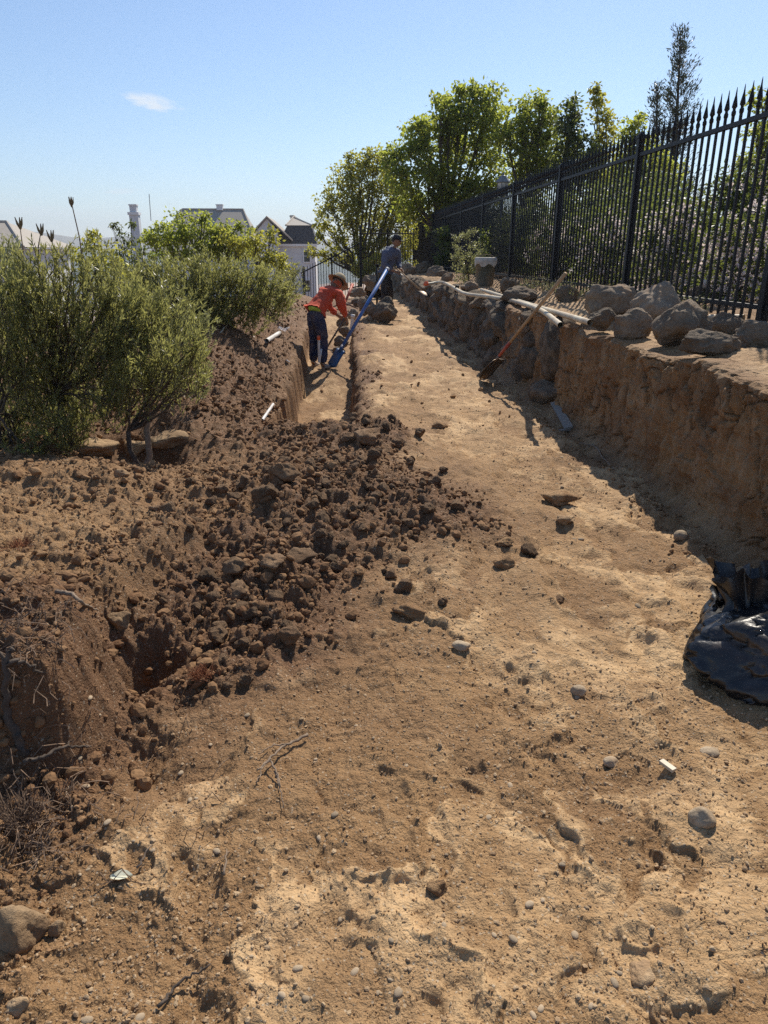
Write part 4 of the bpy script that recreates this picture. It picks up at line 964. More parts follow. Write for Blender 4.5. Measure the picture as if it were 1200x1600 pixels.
def tree(nm, lab, cat, base, clusters, leafL, leafW, per, mat, Y, seed, trunk_r=.12, group=None, dz=1.0, bark='bark', droop=.35, fork=.35, shell=.45):
    """clusters: (px, py, radius in px) of crown lobes, built as volumes around distance Y"""
    rg = np.random.default_rng(seed); pr = random.Random(seed)
    t = thing(nm, lab, cat, base, group); b = MB(); base = Vector(base)
    Cs = []
    for c in clusters:
        Yc = (c[3] if len(c) > 3 else Y) ; r = c[2] * mpp(Yc, 2); p = atY(c[0], c[1], Yc + pr.uniform(-.5, .5) * r * dz); Cs.append((p, r))
    mx = sum((p for p, r in Cs), Vector()) / len(Cs)
    zmin = min(p.z - r for p, r in Cs)
    f = base.lerp(Vector((mx.x, mx.y, max(zmin, base.z + .3))), .9); f.z = base.z + max(.25, (mx.z - base.z) * fork)
    pts = limb(b, base - Vector((0, 0, .15)), f, trunk_r, trunk_r * .75, pr, 5, 0, 8)
    VV = []; FF = []; TT = []; off = 0
    for p, r in Cs:
        m = f.lerp(p, .55) + Vector((pr.uniform(-1, 1), pr.uniform(-1, 1), 0)) * r * .3
        limb(b, f, m, trunk_r * .55, trunk_r * .34, pr); limb(b, m, p + Vector((0, 0, r * .4)), trunk_r * .34, trunk_r * .08, pr)
        nsub = max(6, int(20 * min(1.6, r / .5)))
        cen = rg.normal(size=(nsub, 3)); cen /= np.linalg.norm(cen, axis=1)[:, None]; cen *= (rg.random(nsub) ** shell)[:, None] * r
        cen[:, 1] *= .9; cen = cen + np.array(p)
        for cc in cen[::2]: limb(b, m.lerp(p, pr.random()), Vector(cc), trunk_r * .13, trunk_r * .03, pr, 3, .1, 4)
        nl = int(per * 1.45 * (r / .8) ** 2) + 40
        idx = rg.integers(0, nsub, nl); sr = r * rg.uniform(.16, .36, nsub)
        off3 = rg.normal(size=(nl, 3)) * sr[idx][:, None] * np.array([.62, .62, .5])
        P = cen[idx] + off3; D = off3 / (np.linalg.norm(off3, axis=1)[:, None] + 1e-6) + rg.normal(size=(nl, 3)) * .6
        tone = np.clip(rg.random(nsub)[idx] * .5 + rg.random(nl) * .5, 0, 1)
        v, fc, tt = leaf_cloud(P, D, leafL, leafW, rg, tone, droop); VV.append(v); FF.append(fc + off); TT.append(tt); off += len(v)
    b.build('trunk', M[bark], t, True)
    link('crown', np_mesh('crown', np.concatenate(VV), np.concatenate(FF), {'tone': np.concatenate(TT)}, False), M[mat], t)
    return t
def shrub(nm, lab, cat, bases, clusters, Y, seed, mat='leaf_narrow', L=.055, Wd=.009, twigs=60, leaves=34, tl=.30, group=None, spread=.55, stem=.016, buds=0):
    """upright narrow-leaved shrub: stems from the base into the lobes, twigs that point up and outwards, leaves along the twigs"""
    rg = np.random.default_rng(seed); pr = random.Random(seed); bases = [Vector(p) for p in bases]
    t = thing(nm, lab, cat, bases[0], group); b = MB(); PP = []; DD = []; TN = []; bud = MB(); forks = {}
    for c in clusters:
        Yc = c[3] if len(c) > 3 else Y; r = c[2] * mpp(Yc, 1); p = atY(c[0], c[1], Yc + pr.uniform(-.35, .35)); bs_ = min(bases, key=lambda q: (q - p).length)
        key = tuple(bs_)
        if key not in forks:
            forks[key] = bs_ + Vector((pr.uniform(-.08, .08), pr.uniform(-.08, .08), max(.12, (p.z - bs_.z) * .38))); limb(b, bs_ - Vector((0, 0, .1)), forks[key], stem * 1.9, stem * 1.3, pr, 4, 0, 7)
        pts = limb(b, forks[key], p, stem * .8, stem * .3, pr, 6, -.10, 5)
        n = max(6, int(twigs * (r / .3) ** 2))
        q = rg.normal(size=(n, 3)); q /= np.linalg.norm(q, axis=1)[:, None]; q *= (rg.random(n) ** .5)[:, None] * r; q[:, 1] *= 1.1
        q = q + np.array(p)
        out = q - np.array(bs_); out /= np.linalg.norm(out, axis=1)[:, None]
        d = out * spread + np.array([0, 0, .5]) + rg.normal(size=(n, 3)) * .32; d /= np.linalg.norm(d, axis=1)[:, None]
        ln = tl * rg.uniform(.6, 1.3, n)
        for i in range(n):
            a = Vector(q[i] - d[i] * ln[i] * .6); e = Vector(q[i] + d[i] * ln[i] * .55)
            if i % 3 == 0: b.tube([pts[pr.randint(2, 5)], a.lerp(e, .15)], [stem * .3, stem * .18], 4, False)
            b.tube([a, e], [.0028, .0012], 3, False)
            if buds and pr.random() < buds: bud.lathe(e, [(.001, -.02), (.004, 0), (.005, .025), (.002, .045)], 5)
        u = rg.random((n, leaves)) ** .75
        P = q[:, None, :] + d[:, None, :] * (u[..., None] * 1.15 - .6) * ln[:, None, None]
        az = rg.normal(size=(n, leaves, 3)); D = d[:, None, :] * 1.0 + az * .45
        PP.append(P.reshape(-1, 3)); DD.append(D.reshape(-1, 3)); TN.append(np.clip(.25 + .35 * (u - .5) + .5 * rg.random(n)[:, None] + .2 * rg.random((n, leaves)), 0, 1).ravel())
    P = np.concatenate(PP); D = np.concatenate(DD); T_ = np.concatenate(TN)
    v, fc, tt = leaf_cloud(P, D, L, Wd, rg, T_, 0, .15)
    b.build('stems', M['bark'], t, True); link('foliage', np_mesh('foliage', v, fc, {'tone': tt}, False), M[mat], t)
    if buds: bud.build('seed_heads', M['bud'], t)
    return t
gp = lambda x, y: Vector((x, y, gz(x, y)))
# near shrub rooted in the hollow
shrub('narrow_leaved_shrub', 'big near narrow leaved shrub with a bare trunk rooted in the dug hollow', 'shrub',
      [gp(-1.72, 6.05), gp(-2.35, 6.3), gp(-2.9, 6.1)],
      [(70, 480, 52), (150, 465, 46), (215, 495, 42), (112, 425, 22), (180, 430, 18), (250, 490, 26), (290, 515, 20), (310, 560, 20), (308, 600, 18), (100, 520, 75), (195, 535, 65), (265, 560, 42), (40, 560, 60), (30, 640, 60), (110, 615, 65), (190, 615, 52), (255, 600, 36), (95, 672, 42), (30, 490, 55), (-50, 520, 80), (-60, 630, 80), (15, 455, 40), (30, 435, 24), (92, 425, 24), (150, 422, 22), (60, 425, 20), (292, 590, 26), (300, 545, 24), (280, 510, 26), (110, 672, 36), (40, 700, 36), (-20, 690, 50), (200, 595, 40), (60, 450, 24), (160, 565, 60), (60, 600, 60), (20, 690, 40), (-50, 460, 60), (200, 500, 40)], 6.2, 41, twigs=60, leaves=36, buds=.02, Wd=.0105, spread=.85)
limb(bt := MB(), gp(-1.72, 6.02) - Vector((0, 0, .1)), atY(232, 600, 6.2), .034, .02, prng, 5, 0, 8)
tag(bt.build('shrub_stump', M['twig'], None, True), 'pale slanting bare stem rising from the hollow beneath the near shrub', 'stem')
shrub('narrow_leaved_shrub', 'thin pale green sprigs standing at the edge of the spoil bank beside the near shrub', 'shrub', [gp(-1.75, 7.6)],
      [(285, 520, 14), (300, 505, 12), (325, 510, 12), (318, 545, 16), (300, 570, 18), (325, 585, 14), (280, 600, 20), (310, 610, 16)], 7.4, 43, 'leaf_sage', .05, .009, 60, 30, .22, stem=.007)
shrub('narrow_leaved_shrub', 'wide rounded olive shrub behind the spoil bank in front of the house', 'shrub', [gp(-2.2, 11), gp(-2.9, 10.6), gp(-1.6, 11.6)],
      [(285, 452, 40), (335, 448, 42), (385, 452, 38), (428, 456, 28), (280, 485, 40), (335, 488, 42), (395, 490, 30), (238, 462, 36), (250, 505, 38), (300, 512, 36), (355, 512, 24), (225, 432, 22), (410, 438, 20), (455, 455, 12), (262, 430, 20), (310, 428, 20), (360, 430, 20), (438, 480, 16)], 11, 47, twigs=60, leaves=36, tl=.34, L=.06, Wd=.014, buds=.01, spread=.75)
shrub('narrow_leaved_shrub', 'low grey green shrub hugging the top of the spoil bank by the worker in red', 'shrub', [gp(-1.5, 13.6)],
      [(410, 480, 26), (440, 470, 22), (455, 445, 18), (430, 490, 14), (462, 425, 12), (465, 455, 12)], 13.4, 49, 'leaf_sage', twigs=44, leaves=28, tl=.28, L=.05, Wd=.012)
shrub('narrow_leaved_shrub', 'silvery grey green shrub behind the near shrub at the far left', 'shrub', [gp(-4.6, 9.0), gp(-5.6, 9.5)],
      [(20, 440, 45), (60, 470, 40), (-30, 450, 50), (40, 500, 50), (-40, 530, 60), (10, 400, 22)], 9.0, 51, 'leaf_sage', twigs=52, leaves=30, tl=.34, L=.055, Wd=.012)
shrub('narrow_leaved_shrub', 'dark low shrub filling the gap between the near shrub and the wide olive shrub', 'shrub', [gp(-2.6, 8.6), gp(-3.4, 8.4)],
      [(240, 510, 40), (200, 480, 40), (270, 540, 30), (170, 460, 36), (230, 570, 34), (285, 480, 24)], 8.6, 53, 'leaf_narrow', twigs=60, leaves=32, tl=.3)
# tall single seed stalk and bud stalks above the near shrub
stk = thing('seed_stalk', 'tall single dry flower stalk rising above the near shrub against the sky', 'plant', atY(130, 420, 6.1))
MB().tube([atY(131, 420, 6.1), atY(124, 370, 6.12), atY(112, 318, 6.15)], [.006, .005, .004], 5).build('stem', M['twig'], stk)
sb = MB()
for k_ in range(7):
    a = (k_ - 3) * .13; p0 = atY(112, 324, 6.15); sb.tube([p0, p0 + Vector((math.sin(a) * .035, .01 * math.cos(k_), .035)), p0 + Vector((math.sin(a) * .045, .015 * math.cos(k_ * 2), .075))], [.003, .006, .002], 5)
sb.build('seed_head', M['bud'], stk)
for (px, py, px2, py2, lab) in [(36, 390, 31, 352, 'forked reddish bud stalk at the far left above the near shrub'), (60, 385, 64, 362, 'short bud stalk second from the left above the near shrub'), (85, 392, 80, 372, 'short stout bud stalk near the tall seed stalk')]:
    s_ = thing('bud_stalk', lab, 'plant', atY(px, 430, 6.2)); MB().tube([atY(px, 430, 6.2), atY(px, py, 6.2), atY(px2, py2, 6.2)], [.006, .005, .003], 5).build('stem', M['twig'], s_)
    q = MB(); p0 = atY(px2, py2, 6.2)
    for a in (-.22, .05, .2): q.tube([p0 + Vector((a * .02, 0, -.03)), p0 + Vector((a * .07, .01 * a, .01)), p0 + Vector((a * .13, 0, .06))], [.003, .010, .003], 6)
    q.build('bud', M['bud'], s_)
# bushes and trees on the left
tree('leafy_bush', 'bright yellow green bush between the near shrub and the weeping tree', 'bush', gp(-5.0, 11.5), [(150, 392, 26), (180, 405, 24), (200, 430, 22), (165, 430, 28), (130, 400, 20), (145, 372, 12), (190, 455, 26)], .075, .045, 900, 'leaf_yellow', 11.5, 61, .04, droop=.1)
tree('weeping_tree', 'sparse weeping tree standing alone before the pale chimney', 'tree', (atY(195, 420, 24).x, 24, -1.0), [(176, 352, 7), (190, 362, 11), (206, 350, 7), (200, 378, 12), (190, 395, 16), (185, 415, 20), (210, 405, 14)], .12, .05, 420, 'leaf_dark', 24, 63, .05, droop=1.2)
tree('leafy_tree', 'dense dark round tree in front of the house roof, tallest of the left group', 'tree', (-6.6, 23, -.8), [(255, 368, 25), (285, 357, 25), (315, 355, 24), (345, 362, 22), (370, 370, 22), (270, 392, 30), (310, 385, 34), (350, 390, 32), (235, 385, 20), (318, 341, 9), (372, 352, 7), (380, 390, 24)], .11, .07, 900, 'leaf_green', 23, 65, .09)
tree('leafy_tree', 'lighter green tree in front of the house beside the dark round tree', 'tree', (-3.6, 21, -.5), [(395, 372, 22), (415, 385, 22), (435, 400, 18), (405, 405, 24), (440, 415, 18), (380, 385, 20), (450, 425, 14), (425, 362, 10), (355, 372, 16)], .10, .06, 800, 'leaf_yellow', 21, 67, .06)
tree('leafy_bush', 'dark bush between the weeping tree and the wide olive shrub', 'bush', gp(-4.4, 15), [(225, 400, 20), (215, 425, 24), (245, 420, 22), (200, 440, 24)], .08, .04, 900, 'leaf_dark', 15, 69, .04)
# trees behind the fence
tree('broadleaf_tree', 'largest tree beyond the far end of the iron fence, with a broad tall crown', 'tree', (3.9, 28.5, .3), [(700, 185, 32), (735, 165, 30), (765, 175, 34), (660, 205, 28), (645, 235, 28), (700, 230, 42), (755, 225, 42), (625, 265, 30), (670, 285, 40), (725, 290, 40), (765, 285, 36), (690, 330, 36), (740, 335, 34), (610, 238, 16), (640, 320, 26), (720, 145, 14), (690, 160, 16), (745, 140, 10)], .17, .10, 640, 'leaf_green', 28.5, 71, .16)
tree('broadleaf_tree', 'rounded tree just to the side of the largest tree, with a flat shaggy top', 'tree', (6.4, 27, .8), [(815, 180, 26), (845, 170, 24), (830, 210, 34), (860, 205, 26), (815, 250, 38), (855, 255, 34), (830, 290, 34), (790, 215, 28), (850, 160, 10)], .16, .09, 640, 'leaf_green', 27, 73, .13)
tree('broadleaf_tree', 'slimmer tree with a pointed crown beside the narrow column tree', 'tree', (7.7, 25, .9), [(893, 175, 20), (885, 205, 26), (905, 215, 24), (890, 245, 32), (915, 250, 24), (875, 270, 28), (905, 285, 30), (895, 160, 9)], .15, .08, 680, 'leaf_dark', 25, 75, .10)
tree('broadleaf_tree', 'narrow column shaped light green tree leaning against the sky', 'tree', (9.1, 26, .9), [(933, 138, 10), (938, 160, 14), (948, 185, 16), (946, 210, 17), (940, 232, 18), (935, 255, 22), (940, 280, 26)], .15, .08, 820, 'leaf_yellow', 26, 77, .08)
tree('broadleaf_tree', 'low spreading tree between the column tree and the conifer', 'tree', (10.2, 24, .9), [(985, 200, 18), (975, 230, 22), (1000, 225, 24), (1020, 250, 28), (985, 262, 28), (960, 280, 26), (1010, 285, 28), (1045, 270, 24), (1000, 185, 9)], .14, .08, 640, 'leaf_green', 24, 79, .10)
tree('yellow_green_tree', 'yellow green tree behind the two workers beyond the crossing fence', 'tree', (1.0, 35, -.6), [(560, 262, 26), (590, 255, 24), (535, 290, 26), (565, 305, 32), (600, 290, 28), (515, 320, 22), (545, 340, 28), (580, 345, 28), (505, 350, 16), (610, 330, 24), (635, 350, 24), (500, 372, 10), (530, 372, 18), (560, 385, 18), (600, 372, 20), (545, 250, 12), (640, 385, 18), (575, 240, 10), (515, 398, 16), (545, 405, 18), (490, 392, 10), (585, 400, 18), (620, 300, 24), (630, 330, 24)], .15, .09, 560, 'leaf_yellow', 35, 81, .13, fork=.3)
tree('yellow_green_tree', 'second yellow green tree low behind the standing worker', 'tree', (2.6, 33, -.4), [(600, 405, 18), (625, 400, 18), (640, 365, 18), (575, 415, 16), (640, 420, 16), (610, 430, 16), (560, 425, 14)], .13, .08, 620, 'leaf_yellow', 33, 83, .07)
tree('broadleaf_tree', 'tree at the edge of the photo whose leaves hang over the fence tips', 'tree', (9.6, 14, 1.2), [(1190, 150, 16), (1205, 190, 30), (1180, 200, 16), (1195, 235, 34), (1165, 250, 16), (1225, 170, 40), (1180, 280, 36), (1150, 290, 20), (1225, 290, 50), (1225, 230, 50)], .085, .05, 900, 'leaf_green', 14, 85, .08)
# conifer
def conifer(nm, lab, base, top, Y, seed, levels, wpx):
    rg = np.random.default_rng(seed); pr = random.Random(seed); t = thing(nm, lab, 'conifer', base); b = MB(); base = Vector(base); top = Vector(top)
    b.tube([base - Vector((0, 0, .2)), base.lerp(top, .5), top], [.16, .09, .01], 8, False); PP = []; DD = []
    for i in range(levels):
        u = (i + pr.random()) / levels; z0 = base.lerp(top, .12 + .87 * u); w = wpx * mpp(Y, 6) * (1.0 - u) ** .6 * pr.uniform(.35, 1.2) + .08
        a = pr.uniform(0, 2 * PI); e = z0 + Vector((math.cos(a) * w, math.sin(a) * w, w * pr.uniform(.7, 1.35)))
        pts = limb(b, z0, e, .03 * (1.1 - u), .006, pr, 4, -.3, 4)
        for s_ in range(int(4 + 8 * w)):
            k_ = pr.uniform(.25, 1); q = z0.lerp(e, k_); q.z += -math.sin(k_ * PI) * .09 * w
            dv = (e - z0).normalized() + Vector((pr.gauss(0, .5), pr.gauss(0, .5), pr.gauss(.25, .35))); PP += [q + Vector((pr.gauss(0, .09), pr.gauss(0, .09), pr.gauss(0, .09))) for _ in range(5)]; DD += [dv + Vector((pr.gauss(0, .3), pr.gauss(0, .3), pr.gauss(0, .3))) for _ in range(5)]
    v, f, tt = leaf_cloud(np.array(PP), np.array([d[:] for d in DD]), .17, .04, rg, rg.random(len(PP)))
    b.build('trunk', M['bark'], t, True); link('crown', np_mesh('crown', v, f, {'tone': tt}, False), M['leaf_conifer'], t); return t
c0 = atY(1052, 380, 30); conifer('conifer_tree', 'tall thin grey green conifer, highest tree against the sky', (c0.x, 30, 1.0), atY(1064, 46, 30), 30, 91, 150, 40)
c0 = atY(1026, 380, 29); conifer('conifer_tree', 'shorter conifer tip beside the tall thin conifer', (c0.x, 29, 1.0), atY(1027, 130, 29), 29, 93, 80, 20)
# hedge and flowering shrubs behind the fence
def flowering(lab, clusters, Y, seed, fl, mat='leaf_dark', nm='flowering_shrub', cat='shrub', L=.07, W_=.035, per=1500):
    bx = atY(sum(c[0] for c in clusters) / len(clusters), 400, Y).x; t = tree(nm, lab, cat, (bx, Y, 1.14), clusters, L, W_, per, mat, Y, seed, .035, 'flowering shrubs behind the iron fence' if fl else None, droop=.1, fork=.2)
    if fl:
        rg = np.random.default_rng(seed + 5); PP = []; DD = []
        for c in clusters:
            r = c[2] * mpp(Y, 2); p = np.array(atY(c[0], c[1], Y)); n = int(1.0 * fl * (r / .3) ** 2) + 3; q = rg.normal(size=(n, 3)); q /= np.linalg.norm(q, axis=1)[:, None]; q[:, 1] -= .4; q = q * r * rg.uniform(.85, 1.12, (n, 1)) + p
            for i in range(n):
                m = int(rg.integers(6, 13)); PP.append(q[i] + rg.normal(size=(m, 3)) * .026); DD.append(rg.normal(size=(m, 3)))
        PP = np.concatenate(PP); DD = np.concatenate(DD); DD /= np.linalg.norm(DD, axis=1)[:, None]
        v, f, tt = leaf_cloud(PP, DD, .040, .034, rg, rg.random(len(PP))); link('blossoms', np_mesh('blossoms', v, f, {'tone': tt}, False), M['petal'], t)
    return t
flowering('flowering shrub with pale pink blossoms behind the fence above the tall notched boulder', [(1060, 390, 40), (1030, 420, 40), (1080, 430, 36), (1010, 380, 34), (1050, 350, 30), (1020, 455, 30), (1070, 340, 24)], 9.6, 101, 26)
flowering('flowering shrub nearest the edge of the photo, with large pink blossoms low behind the fence', [(1160, 400, 46), (1190, 350, 46), (1120, 420, 40), (1200, 440, 46), (1150, 460, 36), (1130, 370, 34), (1230, 400, 60), (1110, 465, 30)], 8.4, 103, 30)
flowering('tall leafy shrub with a few blossoms rising behind the nearest fence panel', [(1160, 290, 36), (1190, 265, 34), (1130, 320, 34), (1200, 310, 44), (1100, 340, 26), (1170, 330, 36), (1225, 280, 50)], 10.4, 105, 5)
flowering('flowering shrub seen through the fence beside the thick post', [(940, 400, 34), (970, 380, 34), (950, 440, 30), (915, 420, 28), (985, 430, 32), (925, 380, 26), (960, 350, 24)], 11.5, 107, 24)
flowering('flowering shrub further along behind the fence, half lost among the pickets', [(870, 400, 28), (895, 385, 26), (850, 380, 24), (880, 430, 26), (840, 410, 24), (860, 355, 20), (900, 360, 20)], 14.5, 109, 18)
flowering('dark hedge mass behind the middle of the fence', [(810, 370, 30), (780, 380, 28), (840, 340, 28), (800, 410, 28), (760, 400, 24), (880, 325, 30), (920, 315, 30), (820, 345, 20)], 18, 111, 0, 'leaf_dark', 'hedge_bush', 'bush', .09, .05, 1300)
flowering('dark evergreen bush behind the thick fence posts under the low spreading tree', [(960, 310, 36), (1000, 310, 36), (1030, 300, 34), (930, 335, 30), (980, 340, 30), (1045, 330, 26)], 19, 113, 0, 'leaf_dark', 'hedge_bush', 'bush', .10, .05, 1200)
flowering('dark low bush behind the far panels of the fence', [(735, 385, 22), (700, 395, 20), (765, 350, 24), (740, 345, 18), (690, 370, 18), (715, 360, 18)], 24, 115, 0, 'leaf_dark', 'hedge_bush', 'bush', .11, .06, 1100)
hb_lab = ['nearest', 'second', 'third', 'fourth', 'fifth', 'sixth', 'seventh', 'farthest']
for i, (px, py, Y_) in enumerate([(1180, 330, 10.5), (1085, 352, 12.5), (1010, 345, 14.5), (950, 335, 16.5), (900, 335, 19), (850, 345, 21.5), (800, 350, 24), (760, 350, 27)]):
    k9 = 1.15 / mpp(Y_, 2); flowering(f'dark tall hedge bush behind the fence, {hb_lab[i]} of the row of eight', [(px + dx * k9, max(py + dy * k9, py - 10), (.62 if dy < .5 else .75) * k9) for dx, dy in ((-.8, .15), (0, .0), (.8, .15), (-.9, .8), (0, .8), (.9, .8), (-.8, 1.4), (.1, 1.4), (.9, 1.4))], Y_, 140 + i, 0, 'leaf_dark', 'hedge_bush', 'bush', .085, .05, 640)
# shrub on the bank this side of the fence
tree('leafy_shrub', 'small glossy shrub growing against the fence beside the bucket', 'shrub', (atz(735, 440, 1.1).x + .1, 16.2, 1.08), [(732, 372, 14), (718, 392, 16), (740, 392, 17), (722, 415, 17), (740, 415, 15), (725, 432, 15), (752, 396, 9), (713, 375, 9)], .05, .026, 2600, 'leaf_sage', 16.2, 121, .02, droop=.0, fork=.2)
# weeds along the fence foot
wv = MB(); rw_ = random.Random(5); PP = []; DD = []
for i in range(340):
    y = rw_.uniform(6.8, 13); x = FX - rw_.uniform(.05, .5); z = 1.08; h_ = rw_.uniform(.06, .24); d = Vector((rw_.gauss(0, .4), rw_.gauss(0, .4), 1)).normalized(); p = Vector((x, y, z))
    wv.tube([p, p + d * h_], [.002, .001], 3, False)
    for k_ in range(9): PP.append(p + d * h_ * rw_.uniform(.2, 1)); DD.append(Vector((rw_.gauss(0, 1), rw_.gauss(0, 1), rw_.gauss(.5, .5))))
v, f, tt = leaf_cloud(np.array([p[:] for p in PP]), np.array([p[:] for p in DD]), .03, .010, rng, rng.random(len(PP)))
wm = wv.mesh('weeds'); n0 = len(wm.vertices)
wo_ = thing('weeds', 'dry weeds and stalks growing along the foot of the iron fence', 'weeds', (FX - .3, 9, 1.08)); stuff(wo_)
link('stalks', wm, M['twig'], wo_); link('leaves', np_mesh('leaves', v, f, {'tone': tt}, False), M['leaf_sage'], wo_)
# ------------------------------------------------------------------ houses below the slope
M['render_'] = plain('white_stucco', (0.62, 0.64, 0.66), 0.85, 0.05, 3, 0, .05); M['rooftile'] = wood_mat('brown_roof_tiles', (0.30, 0.265, 0.225), (0.42, 0.38, 0.33), 2.0, (.3, .3, 6))
M['dark_shaded_roof'] = wood_mat('dark_shaded_shingles', (0.05, 0.05, 0.055), (0.10, 0.10, 0.105), 2.0, (.3, .3, 6)); M['pane'] = plain('window_pane', (0.03, 0.045, 0.05), 0.08, 0.1, 2, 0, 0, .8); M['trim'] = plain('white_trim', (0.75, 0.76, 0.76), 0.6, 0.05)
HY = 75.0
def hp_(px, py, dy=0.0): return atY(px, py, HY + dy)
def poly(b, front, back):          # a solid between two outlines with the same number of corners
    n = len(front); b.add(list(front) + list(back), [tuple(range(n)), tuple(range(2 * n - 1, n - 1, -1))] + [(i, n + i, n + (i + 1) % n, (i + 1) % n) for i in range(n)])
hs_ = thing('house', 'large white house with pale tiled roofs and a shade-darkened mansard end behind the left shrubs', 'house', hp_(380, 480))
gz0 = hp_(380, 500).z
def corner(x, y, z): return Vector((x, y, z))
L_, R_ = hp_(245, 400).x, hp_(402, 400).x
ez = hp_(300, 392).z; rz_ = hp_(300, 327, 5).z
MB().box(((L_ + R_) / 2, HY + 5, (gz0 + ez) / 2), (R_ - L_ - .6, 9.4, ez - gz0)).build('wall', M['render_'], hs_)
def hip(L, Rr, y0, y1, z0, z1, hl, hr, mat, parent, ov=.3):
    b = MB(); ym = (y0 + y1) / 2
    b.add([(L - ov, y0 - ov, z0), (Rr + ov, y0 - ov, z0), (Rr + ov, y1 + ov, z0), (L - ov, y1 + ov, z0), (L + hl, ym, z1), (Rr - hr, ym, z1)], [(0, 1, 5, 4), (1, 2, 5), (2, 3, 4, 5), (3, 0, 4), (3, 2, 1, 0)])
    o = b.build('roof', mat, parent); rb = MB()
    for p, q in (((L - ov, y0 - ov, z0), (L + hl, ym, z1)), ((L + hl, ym, z1), (Rr - hr, ym, z1)), ((Rr - hr, ym, z1), (Rr + ov, y0 - ov, z0))): rb.tube([p, q], .10, 6)
    rb.build('ridge_cap', mat, o); return o
rf1 = hip(L_, R_, HY, HY + 10, ez, rz_, hp_(285, 330, 5).x - L_, R_ - hp_(380, 330, 5).x, M['rooftile'], hs_)
v0 = hp_(344, 330, 5); vb = MB().box((v0.x, HY + 5, rz_ + .15), (.62, .62, .5)); vb.box((v0.x, HY + 5, rz_ + .43), (.74, .74, .08)); vb.build('roof_vent', M['trim'], rf1)
# gabled wing
gl, gr_ = hp_(400, 360, -2).x, hp_(434, 360, -2).x; gm = hp_(417, 341, -2).x; gzt = hp_(417, 341, -2).z; gze = hp_(417, 361, -2).z
wg = MB(); poly(wg, [(gl, HY - 2, gz0), (gr_, HY - 2, gz0), (gr_, HY - 2, gze), (gm, HY - 2, gzt), (gl, HY - 2, gze)], [(gl, HY + 8, gz0), (gr_, HY + 8, gz0), (gr_, HY + 8, gze), (gm, HY + 8, gzt), (gl, HY + 8, gze)]); wg.build('wall', M['render_'], hs_)
for sx, xe_ in ((-1, gl), (1, gr_ + 1.1)):
    ze_ = gze - (.9 if sx > 0 else .1); b = MB(); poly(b, [(gm, HY - 2.25, gzt + .04), (xe_ + sx * .25, HY - 2.25, ze_), (xe_ + sx * .25, HY - 2.25, ze_ + .16), (gm, HY - 2.25, gzt + .2)], [(gm, HY + 8, gzt + .04), (xe_ + sx * .25, HY + 8, ze_), (xe_ + sx * .25, HY + 8, ze_ + .16), (gm, HY + 8, gzt + .2)]); b.build('roof', M['rooftile'], hs_)
# mansard wing at the near end
ml, mr = hp_(436, 400, -1).x, hp_(492, 400, -1).x; mz0 = hp_(470, 381, -1).z; mz1 = hp_(470, 352, -1).z; mz2 = hp_(450, 337, 3).z
w = MB().box(((ml + mr) / 2, HY + 4, (gz0 + mz0) / 2), (mr - ml, 10, mz0 - gz0)).build('wall', M['render_'], hs_)
b = MB(); b.add([(ml, HY - 1.25, mz0), (mr + .25, HY - 1.25, mz0), (mr + .25, HY + 9.2, mz0), (ml, HY + 9.2, mz0), (ml + .9, HY - .75, mz1), (mr - .25, HY - .75, mz1), (mr - .25, HY + 8.7, mz1), (ml + .9, HY + 8.7, mz1)], [(0, 1, 5, 4), (1, 2, 6, 5), (2, 3, 7, 6), (3, 0, 4, 7), (3, 2, 1, 0)]); b.build('mansard_roof', M['dark_shaded_roof'], hs_)  # steep face's shade is put into this dark roof colour
hip(ml + .9, mr - .3, HY - .7, HY + 8.6, mz1 + .003, mz2, .5, 2.2, M['rooftile'], hs_, .12)
MB().box(((ml + mr) / 2, HY - 1.16, mz0 - .12), (mr - ml + .5, .3, .22)).build('eave_trim', M['trim'], hs_)
def window(cx, cz, w_, h_, y, parent):
    f = MB(); t_ = .09
    for dx in (-1, 1): f.box((cx + dx * (w_ / 2 + t_ / 2), y - .03, cz), (t_, .12, h_ + 2 * t_))
    for dz_ in (-1, 1): f.box((cx, y - .031, cz + dz_ * (h_ / 2 + t_ / 2)), (w_, .12, t_))
    f.box((cx, y - .02, cz), (w_, .06, .05))
    o = f.build('window', M['trim'], parent); MB().box((cx, y - .008, cz), (w_, .03, h_)).build('pane', M['pane'], o)
    return o
wc = hp_(479.5, 400, -1.02); window(wc.x, wc.z, 9.0 * mpp(HY - 1), 17 * mpp(HY - 1), HY - 1.02, hs_)
wc = hp_(480, 447, -1.02); window(wc.x, wc.z, 9.0 * mpp(HY - 1), 17 * mpp(HY - 1), HY - 1.02, hs_)
wc = hp_(417, 365, -2.02); window(wc.x, wc.z, 7.0 * mpp(HY - 2), 8 * mpp(HY - 2), HY - 2.02, hs_)
# pale chimney tower
cp = hp_(225, 470, 2); ct_ = thing('chimney_tower', 'tall pale square chimney with a narrower capped top', 'chimney', cp); cs_ = mpp(HY + 2)
za, zb, zc2 = hp_(225, 336, 2).z, hp_(225, 330, 2).z, hp_(225, 326, 2).z
MB().box((cp.x, HY + 2, (cp.z + za) / 2), (13 * cs_, 13 * cs_, za - cp.z)).build('shaft', M['render_'], ct_)
MB().box((cp.x, HY + 2, za + .12), (16 * cs_, 16 * cs_, .24)).build('cornice', M['trim'], ct_)
MB().box((cp.x, HY + 2, za + .24 + .3), (10 * cs_, 10 * cs_, .6)).build('flue', M['render_'], ct_); MB().box((cp.x, HY + 2, za + .9), (12 * cs_, 12 * cs_, .12)).build('cap', M['trim'], ct_)
MB().tube([hp_(236, 345, 4), hp_(233, 303, 4)], .035, 5).build('mast', M['greypaint'], ct_)
